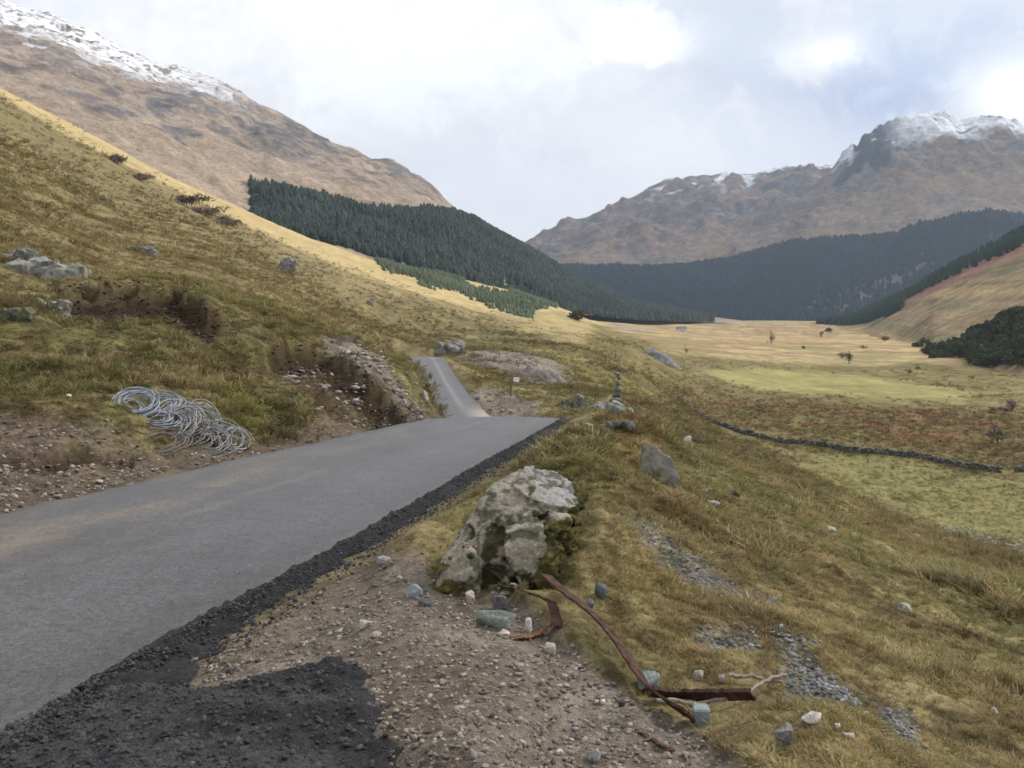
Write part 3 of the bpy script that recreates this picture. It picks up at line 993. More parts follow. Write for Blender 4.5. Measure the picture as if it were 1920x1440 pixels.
link('road', mesh_np('road', np.stack([RXe, RYe, RZe + EYE], -1).reshape(-1, 3), grid_faces(*rw), M_asph, rc.reshape(-1, 3)), kind='structure')

# loose black tarmac spilling from the right-hand edge
M_tar = attr_material('loose_tarmac', [(28, .03), (70, .02), (150, .01)], rough=.85, colvar=((5, .15), (35, .35), (110, .4)), spec=.4)
ye = np.concatenate([np.arange(3.95, 24, .035)])
ne = 22
ue = np.linspace(0, 1, ne)
wid = .15 + .08 * fbm(ye / .9, ye * 0 + 1, octv=3) + .05 * fbm(ye / .2, ye * 0 + 2, octv=2) + .22 * sstep(6.0, 3.8, ye)
x0 = road_r(ye)
EX = x0[:, None] - .07 + (wid[:, None] + .07) * ue[None]
EYy = np.broadcast_to(ye[:, None], EX.shape)
gz = np.array([[ground_xy(a, b) for a, b in zip(ra, rb)] for ra, rb in zip(EX, EYy)]) - EYE
topz = road_z(ye)[:, None] + .012
EZ = lerp(np.broadcast_to(topz, gz.shape), gz + .012, sstep(.2, .9, ue)[None]) + .020 * fbm(EX / .07, EYy / .07, octv=3, seed=95) + .012 * fbm(EX / .25, EYy / .3, octv=2, seed=96)
EZ = np.maximum(EZ, gz + (.012 + .014 * fbm(EX / .06, EYy / .06, octv=2, seed=98)) * sstep(1.0, .85, ue)[None])
EZ[:, -1] = gz[:, -1] - .03
link('road_edge', mesh_np('road_edge', np.stack([EX, EYy, EZ + EYE], -1).reshape(-1, 3), grid_faces(*EX.shape), M_tar, np.ones((EX.size, 3)) * colr(.027, .027, .030)), kind='structure')

# the apron of fresh tarmac dumped at the near edge
ax, ay = np.meshgrid(np.arange(-3.0, .7, .022), np.arange(1.0, 4.5, .022), indexing='xy')
ap = [(-2.02, 3.6), (-1.98, 4.05), (-1.75, 4.12), (-1.6, 4.05), (-1.44, 3.9), (-1.15, 4.02), (-.88, 4.06), (-.72, 3.88), (-.62, 3.62), (-.53, 3.35), (-.42, 3.05), (-.22, 2.2), (-.22, .8), (-2.4, .8), (-2.15, 2.6)]
apm = polymask(ax, ay, ap, .10, .05 * fbm(ax / .12, ay / .12, octv=3, seed=97))
ag = smooth_z(ax, ay)
agt = np.array([[ground_xy(a, b) for a, b in zip(ra, rb)] for ra, rb in zip(ax, ay)]) - EYE
rd = sstep(.15, -.25, ax - road_r(ay))
azz = lerp(agt, np.broadcast_to(road_z(ay), ax.shape) + .03, rd)
lump = .05 * sstep(.1, 1, apm) * (.45 + .55 * sstep(-2.1, -1.5, ax)) + (.018 * fbm(ax / .30, ay / .22, octv=3, seed=98) + .016 * fbm(ax / .05, ay / .05, octv=2, seed=99)) * apm
rut = .03 * np.exp(-((ay - 3.35 - .12 * ax) / .07) ** 2)
azz = azz + lump - rut * apm - .05 * (1 - sstep(.02, .2, apm))
fa = grid_faces(*ax.shape)
keep = (apm.ravel()[fa].max(1) > .03)
fa = fa[keep]
used = np.unique(fa)
remap = np.full(ax.size, -1)
remap[used] = np.arange(len(used))
AV = np.stack([ax, ay, azz + EYE], -1).reshape(-1, 3)[used]
am_ = sstep(.15, .75, fbm(ax / .9, ay / .45, octv=4, seed=100) + .55 * sstep(.55, 1, polymask(ax, ay, ap, .45)) + .25 * sstep(-.9, -1.9, ax))
atint = (colr(.024, .024, .027) * (1 - am_[..., None]) + colr(.062, .060, .064) * am_[..., None])
fade_ = sstep(.62, 1.0, polymask(ax, ay, ap, .42, .05 * fbm(ax / .2, ay / .15, octv=3, seed=102)))
atint = mixc(atint, colr(.085, .083, .086), (1 - fade_) * sstep(-1.75, -2.0, ax)).reshape(-1, 3)[used]
link('tarmac_apron', mesh_np('tarmac_apron', AV, remap[fa], M_tar, atint), kind='structure')
APRON = (ax, ay, azz, apm)
print('road', time.time() - T0)


# ------------------------------------------------------------------ scattered growth: one cloud of points, pieces instanced on it
src_cols = {}


def source(name, meshes):
    """pieces to scatter; kept out of the scene itself"""
    c = bpy.data.collections.new(name)
    for i, me in enumerate(meshes):
        o = bpy.data.objects.new('%s_%02d' % (name, i), me)
        c.objects.link(o)
    return c


def scatter(name, P, rot, scl, tint, idx, coll, label, cat):
    """P (n,3), rot (n,3) euler, scl (n,3), tint (n,3), idx (n,)"""
    me = bpy.data.meshes.new(name)
    nn = len(P)
    me.vertices.add(nn)
    me.vertices.foreach_set('co', np.asarray(P, np.float32).ravel())
    for an, typ, data, key in (('rot', 'FLOAT_VECTOR', rot, 'vector'), ('scl', 'FLOAT_VECTOR', scl, 'vector')):
        at = me.attributes.new(an, typ, 'POINT')
        at.data.foreach_set(key, np.asarray(data, np.float32).ravel())
    at = me.attributes.new('pick', 'INT', 'POINT')
    at.data.foreach_set('value', np.asarray(idx, np.int32))
    set_tint(me, tint)
    me.update()
    o = link(name, me, None, label, cat, kind='stuff')
    ng = bpy.data.node_groups.new(name + '_scatter', 'GeometryNodeTree')
    ng.interface.new_socket('Geometry', in_out='INPUT', socket_type='NodeSocketGeometry')
    ng.interface.new_socket('Geometry', in_out='OUTPUT', socket_type='NodeSocketGeometry')
    N = ng.nodes
    gi, go = N.new('NodeGroupInput'), N.new('NodeGroupOutput')
    ci = N.new('GeometryNodeCollectionInfo')
    ci.inputs['Collection'].default_value = coll
    ci.inputs['Separate Children'].default_value = True
    ip = N.new('GeometryNodeInstanceOnPoints')
    ip.inputs['Pick Instance'].default_value = True

    def named(an, typ):
        nd = N.new('GeometryNodeInputNamedAttribute')
        nd.data_type = typ
        nd.inputs['Name'].default_value = an
        return nd.outputs['Attribute']
    L = ng.links
    L.new(gi.outputs[0], ip.inputs['Points'])
    L.new(ci.outputs[0], ip.inputs['Instance'])
    L.new(named('pick', 'INT'), ip.inputs['Instance Index'])
    e2r = N.new('FunctionNodeEulerToRotation')
    L.new(named('rot', 'FLOAT_VECTOR'), e2r.inputs[0])
    L.new(e2r.outputs[0], ip.inputs['Rotation'])
    L.new(named('scl', 'FLOAT_VECTOR'), ip.inputs['Scale'])
    L.new(ip.outputs[0], go.inputs[0])
    md = o.modifiers.new('scatter', 'NODES')
    md.node_group = ng
    return o


def tuft_mesh(name, mat, blades, h, spread, wdt, seed, droop=.5):
    r = np.random.default_rng(seed)
    V, Fc, Sh = [], [], []
    for b in range(blades):
        a = r.uniform(0, 6.283)
        rr = spread * .5 * math.sqrt(r.uniform(0, 1))
        p0 = np.array([rr * math.cos(a), rr * math.sin(a), -.03 * h])
        a2 = a + r.normal(0, .7)
        lean = r.uniform(.15, 1) * droop
        L = h * r.uniform(.55, 1.1)
        dirn = np.array([math.cos(a2), math.sin(a2), 0])
        side = np.array([-math.sin(a2), math.cos(a2), 0]) * wdt * r.uniform(.6, 1.2) * .5
        i0 = len(V)
        for k, (t, ww) in enumerate([(0, .9), (.4, 1), (.78, .65), (1, .08)]):
            p = p0 + dirn * lean * L * t ** 1.7 + np.array([0, 0, L * t * (1 - .38 * lean * t)])
            V += [p - side * ww, p + side * ww]
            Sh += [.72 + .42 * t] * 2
        for k in range(3):
            q = i0 + 2 * k
            Fc.append([q, q + 1, q + 3, q + 2])
    me = mesh_np(name, np.array(V), np.array(Fc), mat, None, True, np.array(Sh))
    return me


M_grass = instance_material('grass_blades', .85, .25, .12, .25)
tufts = source('grass_tuft', [tuft_mesh('tuft%d' % i, M_grass, bl_, h_, sp_, w_, 100 + i, dr_) for i, (bl_, h_, sp_, w_, dr_) in enumerate([
    (26, 1.0, .9, .055, 1.0), (30, .8, 1.3, .055, 1.3), (22, 1.1, .7, .05, .8), (34, .55, 1.6, .06, 1.5), (18, 1.3, .5, .045, .5)])])

# sample the visible ground evenly as the eye meets it
NT_ = 340000
ci_ = RNG.integers(8, NF - 8, NT_)
ri_ = np.minimum((RNG.random(NT_) ** 1.0 * 610).astype(int) + 10, len(RAD) - 60)
gx, gy, gz_, gr_ = GX[ri_, ci_], GY[ri_, ci_], GZ[ri_, ci_], GR[ri_, ci_]
dens = 1 - np.maximum.reduce([Z_gravel * 1.3, Z_dirt * .8, roadm * 2, Z_scree * .9, Z_heap, Z_bare, Z_shing1 * .75, Z_shing2 * .85, Z_shing3 * .5, Z_shing4 * .6, peat1 * sstep(-12, 0, sg1), peat2 * sstep(-12, 0, sg2), peat3 * .9])[ri_, ci_]
dens = dens * np.where(onroad[ri_, ci_], sstep(.22, .8, out_d[ri_, ci_] - np.where(dr[ri_, ci_] > 0, .22 + .45 * sstep(9, 14, gy), 0)), 1)
dens = dens * sstep(210, 70, gr_) * (.3 + .7 * sstep(-.9, .2, nb[ri_, ci_] + .2))
dens = dens * (1 - polymask(gx, gy, [(-2.6, 4.3), (-1.2, 4.25), (-.4, 4.1), (.0, 3.2), (.5, 2.2), (.5, 0), (-4, 0), (-4, 4)], .1))
dens = dens * (1 - .7 * polymask(PC[ri_, ci_], PP[ri_, ci_], [(960, 1110), (1040, 1110), (1150, 1215), (1240, 1320), (1310, 1375), (1270, 1400), (1180, 1330), (1090, 1240), (950, 1200)], 12))
dens = dens * (1 - .85 * polymask(PC[ri_, ci_], PP[ri_, ci_], [(205, 740), (330, 730), (430, 780), (500, 810), (480, 860), (280, 850)], 12))
dens = dens * (1 - .9 * polymask(PC[ri_, ci_], PP[ri_, ci_], [(1200, 1290), (1480, 1270), (1490, 1300), (1420, 1360), (1340, 1390), (1220, 1340)], 10))
keep = RNG.random(NT_) < dens
ri_, ci_, gx, gy, gz_, gr_ = ri_[keep], ci_[keep], gx[keep], gy[keep], gz_[keep], gr_[keep]
n_ = len(gx)
jx, jy = RNG.normal(0, .012, n_) * gr_ * .5, RNG.normal(0, .012, n_) * gr_ * .5
hgt = (.026 + .026 * RNG.random(n_) + .085 * Z_rough[ri_, ci_] * RNG.random(n_) ** 2 * (1 + .9 * sstep(8, 14, gr_))) * (1 + gr_ / 16) ** .75
hgt *= np.where((PC[ri_, ci_] > 700) & (PC[ri_, ci_] < 1130) & (gr_ < 9), .7, 1)
tall = RNG.random(n_) < .02
hgt = np.where(tall, hgt * 1.25, hgt) * (.62 + .38 * sstep(5, 16, gr_))
hgt = np.minimum(hgt, .17 + .002 * gr_) * np.where((PC[ri_, ci_] < 900) & (gr_ < 40), .8, 1)
ct = col[ri_, ci_] * (1.2 + .5 * (RNG.random((n_, 1)) - .5))
ct = ct * (1 + .15 * (RNG.random((n_, 3)) - .5))
pale = RNG.random(n_) < .16
ct[pale] = ct[pale] * .45 + STRAW * .75
green = RNG.random(n_) < .10 * (gr_ < 60)
ct[green] = ct[green] * .5 + colr(.09, .115, .03) * .55
wdt = hgt * (.9 + .8 * RNG.random(n_)) * 1.25
downhill = np.where(gx < road_l(np.clip(gy, -60, 135)), 1, 1)
rot = np.stack([RNG.normal(0, .2, n_), .22 + RNG.normal(0, .2, n_), RNG.uniform(0, 6.28, n_) * 0 + RNG.normal(0, .6, n_)], -1)
spin = RNG.integers(0, 5, n_)
scatter('grass', np.stack([gx + jx, gy + jy, gz_ + EYE - .015], -1), rot, np.stack([wdt, wdt, hgt], -1), ct, spin, tufts,
        'tussocky straw and olive moor grass covering the slopes beside the road', 'grass')
print('grass', n_, time.time() - T0)


rm_ = np.clip(sstep(0, .5, fbm(GX / 7, GY / 11, octv=4, seed=140)) + Z_brack * .8, 0, 1) * np.where(PC < 1040, sstep(60, 110, GR) * .5, sstep(24, 50, GR)) * sstep(420, 250, GR) * grassm * (1 - Z_field * .7) * front * (1 - np.where(onroad, sstep(3, 1, out_d), 0))
rk_ = RNG.choice(rm_[:, :NF].size, 26000, p=(rm_[:, :NF] / rm_[:, :NF].sum()).ravel())
a_, b_ = rk_ // NF, rk_ % NF
n2_ = len(a_)
hh_ = (.13 + .2 * RNG.random(n2_)) * (1 + GR[a_, b_] / 220)
tt_ = col[a_, b_] * .55 + np.array([(.10, .085, .035), (.13, .09, .045), (.085, .085, .035), (.20, .155, .075), (.06, .05, .024)])[RNG.integers(0, 5, n2_)] * .75
scatter('rushes', np.stack([GX[a_, b_] + RNG.normal(0, .01, n2_) * GR[a_, b_], GY[a_, b_] + RNG.normal(0, .01, n2_) * GR[a_, b_], GZ[a_, b_] + EYE - .03], -1),
        np.stack([RNG.normal(0, .15, n2_), .15 + RNG.normal(0, .15, n2_), RNG.uniform(0, 6.28, n2_)], -1), np.stack([hh_ * 2.0, hh_ * 2.0, hh_], -1), tt_, RNG.integers(0, 5, n2_), tufts,
        'darker rush and heather clumps dotted over the slopes and valley bottom', 'rushes')


# ------------------------------------------------------------------ conifers
def conifer_mesh(name, mat, h, rad, tiers, seed, spokes=9, trunk=True):
    r = np.random.default_rng(seed)
    V, Fc, Sh = [], [], []
    for k in range(tiers):
        t = k / tiers
        zb = h * (.10 + .86 * t)
        R = rad * (1 - t) ** .85 * r.uniform(.85, 1.15) + .04 * rad
        zt = zb + h * .86 / tiers * 1.75
        i0 = len(V)
        V.append([r.normal(0, .02), r.normal(0, .02), min(zt, h)])
        Sh.append(1.1)
        a0 = r.uniform(0, 6)
        for s in range(spokes * 2):
            a = a0 + s * math.pi / spokes
            q = R * (r.uniform(.85, 1.2) if s % 2 == 0 else r.uniform(.45, .65))
            V.append([q * math.cos(a), q * math.sin(a), zb - (.035 * h if s % 2 == 0 else -.02 * h) * r.uniform(.5, 1.4)])
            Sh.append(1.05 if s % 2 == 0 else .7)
        for s in range(spokes * 2):
            Fc.append([i0, i0 + 1 + s, i0 + 1 + (s + 1) % (spokes * 2)])
    if trunk:
        i0 = len(V)
        for zz, rr in ((-.1 * h, .035 * h), (.3 * h, .02 * h)):
            for s in range(5):
                V.append([rr * math.cos(s * 1.2566), rr * math.sin(s * 1.2566), zz])
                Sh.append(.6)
        for s in range(5):
            Fc.append([i0 + s, i0 + (s + 1) % 5, i0 + 5 + (s + 1) % 5])
            Fc.append([i0 + s, i0 + 5 + (s + 1) % 5, i0 + 5 + s])
    return mesh_np(name, np.array(V), np.array(Fc), mat, None, False, np.array(Sh))


M_needle = instance_material('conifer_needles', .9, .25, .1, 0, 1.5)
conifers = source('conifer', [conifer_mesh('spruce%d' % i, M_needle, 1, rd_, 6, 200 + i, 6) for i, rd_ in enumerate((.2, .23, .17))])


def forest(name, X, Y, Z, mask, count, hmin, hmax, tint, label, cat='forest', seed=1, src=conifers, wfac=1.0, tv=.35):
    r = np.random.default_rng(seed)
    # area-weighted choice of grid cells
    ar = np.zeros(X.shape)
    dx = np.hypot(np.diff(X, axis=1)[:-1], np.diff(Y, axis=1)[:-1])
    dy = np.hypot(np.diff(X, axis=0)[:, :-1], np.diff(Y, axis=0)[:, :-1])
    ar[:-1, :-1] = dx * dy
    p = (ar * mask).ravel()
    p /= p.sum()
    k = r.choice(len(p), count, p=p)
    i, j = k // X.shape[1], k % X.shape[1]
    u, v = r.random(count), r.random(count)
    i2, j2 = np.minimum(i + 1, X.shape[0] - 1), np.minimum(j + 1, X.shape[1] - 1)

    def bil(A):
        return (A[i, j] * (1 - u) + A[i, j2] * u) * (1 - v) + (A[i2, j] * (1 - u) + A[i2, j2] * u) * v
    P = np.stack([bil(X), bil(Y), bil(Z) + EYE - .3], -1)
    h = r.uniform(hmin, hmax, count)
    h *= 1 + .15 * fbm(P[:, 0] / 40, P[:, 1] / 40, octv=2, seed=seed)
    w_ = h * wfac * r.uniform(.8, 1.25, count)
    tn = np.asarray(tint)[None] * (1 + tv * (r.random((count, 1)) - .5) + .25 * fbm(P[:, 0] / 30, P[:, 1] / 60, octv=3, seed=seed + 5)[:, None])
    tn = tn * (1 + .1 * (r.random((count, 3)) - .5))
    rt = np.stack([r.normal(0, .04, count), r.normal(0, .04, count), r.uniform(0, 6.28, count)], -1)
    return scatter(name, P, rt, np.stack([w_, w_, h], -1), tn, r.integers(0, len(src.objects), count), src, label, cat)


wob = fbm(LMX / 60, LMY / 60, octv=3, seed=120) * 10
mk = sstep(466, 474, LMP + (LMT - .5) * 6) * (LMT < 1.0) * (LMP < 1340)
low = np.interp(LMP, [470, 700, 900, 1040, 1340], [.10, .10, .10, .0, .0])
mk = mk * (LMT > low)
hi = np.where(LMP > 880, 2.02, np.interp(LMP, [470, 760, 860, 880], [.98, .98, 1.15, 1.5]))
mk2 = sstep(466, 474, LMP) * (LMT > low) * (LMT < hi) * (LMP < 1340)
clr = polymask(LMP, 580 - 1600 * LMZ / LMY, [(850, 515), (960, 530), (1090, 575), (1060, 575), (930, 545)], 5, wob)
forest('conifer_forest', LMX, LMY, LMZ, mk2 * (1 - .9 * clr) * sstep(1345, 1215, LMP), 34000, 8, 14.5, (.058, .076, .066), 'dense dark conifer plantation on the lower slope of the snowy mountain', seed=3, wfac=1.9, tv=.5)
fhi = 1.0 + .012 * fbm(FRX / 80, FRY / 80, octv=3, seed=121)
fmk = (FRT > .02) * (FRT < fhi) * (1 - .8 * polymask(FRP, 580 - 1600 * FRZ / FRY, [(1470, 590), (1560, 555), (1700, 505), (1760, 490), (1700, 530), (1580, 590)], 8, wob[:1, :1]))
forest('conifer_forest', FRX, FRY, FRZ, fmk * (FRP > 1000), 34000, 14, 20, (.012, .028, .042), 'haze-blue tinted conifer forest below the far ridge and the craggy peak', seed=4, wfac=1.9, tv=.5)  # blue of the distance haze painted into the tree tint
nq = 580 - 1600 * NFZ / NFY
nmk = (NFT > 1.35) * (NFT < 2.1) * sstep(1540, 1600, NFP)
nmk = np.maximum(nmk, ((NFT > .80) & (NFT < 2.1) & (NFP < 1690) & (NFP > 1530)) * 1.0)
forest('conifer_forest', NFX, NFY, NFZ, nmk, 3200, 9, 15, (.030, .050, .032), 'dark green strip of conifers along the top of the right-hand slope', seed=5, wfac=1.3)


# broad bushy pieces for the thicket and the young plantation
def bush_mesh(name, mat, n_clump, seed, leaf=.16):
    r = np.random.default_rng(seed)
    V, Fc, Sh = [], [], []
    for k in range(n_clump):
        d = r.normal(0, 1, 3)
        d /= np.linalg.norm(d)
        d[2] = abs(d[2]) if d[2] < -.3 else d[2]
        q = np.array([d[0] * .5, d[1] * .5, .5 + d[2] * .45]) * np.array([1, 1, 1]) * r.uniform(.72, 1.08)
        a, b = r.normal(0, 1, 3), r.normal(0, 1, 3)
        a = a / np.linalg.norm(a) * leaf * r.uniform(.6, 1.3)
        b = b / np.linalg.norm(b) * leaf * r.uniform(.4, 1)
        i0 = len(V)
        V += [q - a, q + b, q + a, q - b]
        Fc.append([i0, i0 + 1, i0 + 2, i0 + 3])
        Sh += [r.uniform(.7, 1.2)] * 4
    return mesh_np(name, np.array(V), np.array(Fc), mat, None, False, np.array(Sh))


bushes = source('bush', [bush_mesh('bush%d' % i, M_needle, 260, 300 + i, .10) for i in range(3)])
tmk = polymask(NFP, nq, [(1738, 668), (1800, 645), (1860, 612), (1960, 570), (2250, 480), (2250, 700), (1960, 692), (1850, 690)], 9, fbm(NFX / 9, NFY / 20, octv=4, seed=131) * 12)
forest('thicket', NFX, NFY, NFZ, tmk * (NFT > .01), 1700, 1.5, 6.5, (.070, .084, .046), 'dark evergreen thicket at the foot of the right-hand slope', 'thicket', 6, bushes, .95, .9)
# young plantation on the shoulder behind the crest
fr = slice(0, NF)
pm = polymask(PC, PP, [(705, 492), (760, 492), (850, 515), (960, 545), (1050, 562), (1040, 575), (985, 596), (930, 575), (860, 548), (790, 535), (780, 520), (730, 508)], 4, WB * 4) * (GR > 420) * (GR < 900) * front
pm2 = pm * (1 - polymask(PC, PP, [(855, 520), (960, 542), (950, 552), (880, 538)], 3))
forest('young_plantation', GX[:, fr], GY[:, fr], GZ[:, fr], pm2[:, fr], 7000, 1.8, 3.8, (.150, .185, .120), 'grey-green young conifer plantation on the sunlit shoulder', 'plantation', 7, conifers, 2.0)
print('forests', time.time() - T0)


# ------------------------------------------------------------------ stones
def ico(sub):
    bm = bmesh.new()
    bmesh.ops.create_icosphere(bm, subdivisions=sub, radius=1)
    V = np.array([v.co[:] for v in bm.verts])
    Fc = np.array([[v.index for v in f.verts] for f in bm.faces])
    bm.free()
    return V, Fc


ICO = {k: ico(k) for k in (1, 2, 3, 4, 5, 6)}


def rock_verts(seed, dims, sub=3, cuts=9, rough=.06, cutlo=.42, cuthi=.86, boxy=0):
    r = np.random.default_rng(seed)
    V, Fc = ICO[sub]
    V = V.copy()
    if boxy:
        V = np.sign(V) * np.abs(V) ** (1 - boxy) * .8
        cutlo, cuthi = .8, 1.05
    for _ in range(cuts):
        nrm = r.normal(0, 1, 3)
        nrm /= np.linalg.norm(nrm)
        d = r.uniform(cutlo, cuthi)
        ex = np.maximum(V @ nrm - d, 0)
        V = V - ex[:, None] * nrm * .92
    dirs = V / (np.linalg.norm(V, axis=1, keepdims=True) + 1e-9)
    nz = fbm(V[:, 0] * 2.2 + seed, V[:, 1] * 2.2, V[:, 2] * 2.2, 4)
    V = V + dirs * (nz * rough)[:, None]
    return V * np.array(dims)[None], Fc


def hull_stone(seed, dims, rough=.03):
    """an angular broken stone"""
    r = np.random.default_rng(seed)
    bm = bmesh.new()
    for _ in range(15):
        q = r.uniform(-1, 1, 3)
        q = np.sign(q) * np.abs(q) ** .8
        q /= max(np.linalg.norm(q) / r.uniform(.8, 1.08), .2)
        bm.verts.new(q)
    hull = bmesh.ops.convex_hull(bm, input=bm.verts[:])
    junk = [e for e in hull['geom_interior'] + hull['geom_unused'] if isinstance(e, bmesh.types.BMVert)]
    bmesh.ops.delete(bm, geom=list(set(junk)), context='VERTS')
    bmesh.ops.bevel(bm, geom=bm.edges[:], offset=.05, segments=1, affect='EDGES')
    bmesh.ops.triangulate(bm, faces=bm.faces[:])
    bmesh.ops.subdivide_edges(bm, edges=[e for e in bm.edges if e.calc_length() > .35], cuts=2, use_grid_fill=True)
    bmesh.ops.triangulate(bm, faces=bm.faces[:])
    bm.verts.index_update()
    V = np.array([v.co[:] for v in bm.verts])
    Fc = np.array([[v.index for v in f.verts] for f in bm.faces])
    bm.free()
    V = V * (1 + rough * fbm(V[:, 0] * 3 + seed, V[:, 1] * 3, V[:, 2] * 3, 3))[:, None]
    return V * np.array(dims)[None], Fc


def rock_tint(V, base, seed, moss=0.0, mosscol=(.10, .105, .03), lichen=.3):
    r = V / (np.abs(V).max() + 1e-9)
    a = fbm(r[:, 0] * 3 + seed, r[:, 1] * 3, r[:, 2] * 3, 4)
    b = fbm(r[:, 0] * 7 + seed, r[:, 1] * 7 + 4, r[:, 2] * 7, 3)
    c = np.ones((len(V), 3)) * np.asarray(base)
    c = c * (1 + .22 * a + .15 * b)[:, None]
    c = mixc(c, np.asarray(base) * .4, sstep(.25, .6, -a + .3 * b) * .5)
    c = mixc(c, colr(.36, .35, .31), sstep(.25, .6, b) * lichen)
    if moss:
        c = mixc(c, np.asarray(mosscol), sstep(.0, .5, a + .4 * b + moss - .5) * .9)
    return c


M_rock = attr_material('rock', [(14, .02), (60, .008)], rough=.92, colvar=((9, .14), (60, .2)), spec=.25)
M_rockf = attr_material('far_rock', [(2, .1), (8, .04)], rough=.95, colvar=((1.5, .15), (8, .2)), spec=.15)


def place_rock(px, py, wpx, hpx, label, base=(.25, .25, .24), seed=0, dep=.8, sub=3, name='stone', cat='stone', moss=0.0, lichen=.25, rz=None, sink=.42, cuts=9, tilt=0, group=None, rough=.06, boxy=0):
    """a stone whose foot meets the ground at a picture point; size given in picture units there"""
    p, nn = ground_px(px, py)
    k = p.y / 1600
    dims = (wpx * k / 2, wpx * k / 2 * dep, hpx * k / 2 / (1 - sink * .5))
    V_, Fc = rock_verts(seed, dims, sub, cuts, rough, boxy=boxy) if name == 'rock' else hull_stone(seed, dims)
    me = mesh_np(name, V_, Fc, M_rock if p.y < 40 else M_rockf, rock_tint(V_, base, seed, moss, lichen=lichen), smooth=False)
    o = link(name, me, None, label, cat, group)
    o.location = (p.x, p.y + dims[1] * .6, ground_xy(p.x, p.y + dims[1] * .6) + dims[2] * (1 - sink))
    o.rotation_euler = (tilt * .5, tilt, random.uniform(-.5, .5) if rz is None else rz)
    return o


def broken_rock(seed, w_, d_, h_, vox, n_blk=9):
    """bedrock breaking through the turf: tilted blocks grown together"""
    r = np.random.default_rng(seed)
    bmb = bmesh.new()
    for i in range(n_blk):
        t_ = r.uniform(-1, 1)
        c_ = np.array([t_ * .42 * w_, r.uniform(-.3, .3) * d_, h_ * r.uniform(-.15, .25) * (1 - .5 * abs(t_))])
        s_ = np.array([w_ * r.uniform(.14, .3), d_ * r.uniform(.2, .4), h_ * r.uniform(.3, .6)])
        M = Matrix.Rotation(r.normal(0, .3), 3, 'Z') @ Matrix.Rotation(.3 + r.normal(0, .15), 3, 'Y') @ Matrix.Rotation(r.normal(0, .2), 3, 'X')
        vs = []
        for k_ in range(14):
            q = r.uniform(-1, 1, 3)
            q = np.sign(q) * np.abs(q) ** .35
            vs.append(bmb.verts.new(Vector(c_) + M @ Vector(q * s_)))
        hull = bmesh.ops.convex_hull(bmb, input=vs)
        junk = [e for e in hull['geom_interior'] + hull['geom_unused'] if isinstance(e, bmesh.types.BMVert)]
        bmesh.ops.delete(bmb, geom=list(set(junk)), context='VERTS')
    tm = bpy.data.meshes.new('hulls')
    bmb.to_mesh(tm)
    bmb.free()
    to = bpy.data.objects.new('hulls', tm)
    C.objects.link(to)
    md = to.modifiers.new('remesh', 'REMESH')
    md.mode = 'VOXEL'
    md.voxel_size = vox
    bpy.context.view_layer.update()
    rm = bpy.data.meshes.new_from_object(to.evaluated_get(bpy.context.evaluated_depsgraph_get()))
    bpy.data.objects.remove(to)
    rm.calc_loop_triangles()
    V_ = np.array([v.co[:] for v in rm.vertices])
    N_ = np.array([v.normal[:] for v in rm.vertices])
    Fc = np.array([t2.vertices[:] for t2 in rm.loop_triangles])
    V_ = V_ + N_ * (vox * 1.2 * fbm(V_[:, 0] / vox / 7, V_[:, 1] / vox / 7, V_[:, 2] / vox / 7, 3))[:, None]
    return V_, Fc


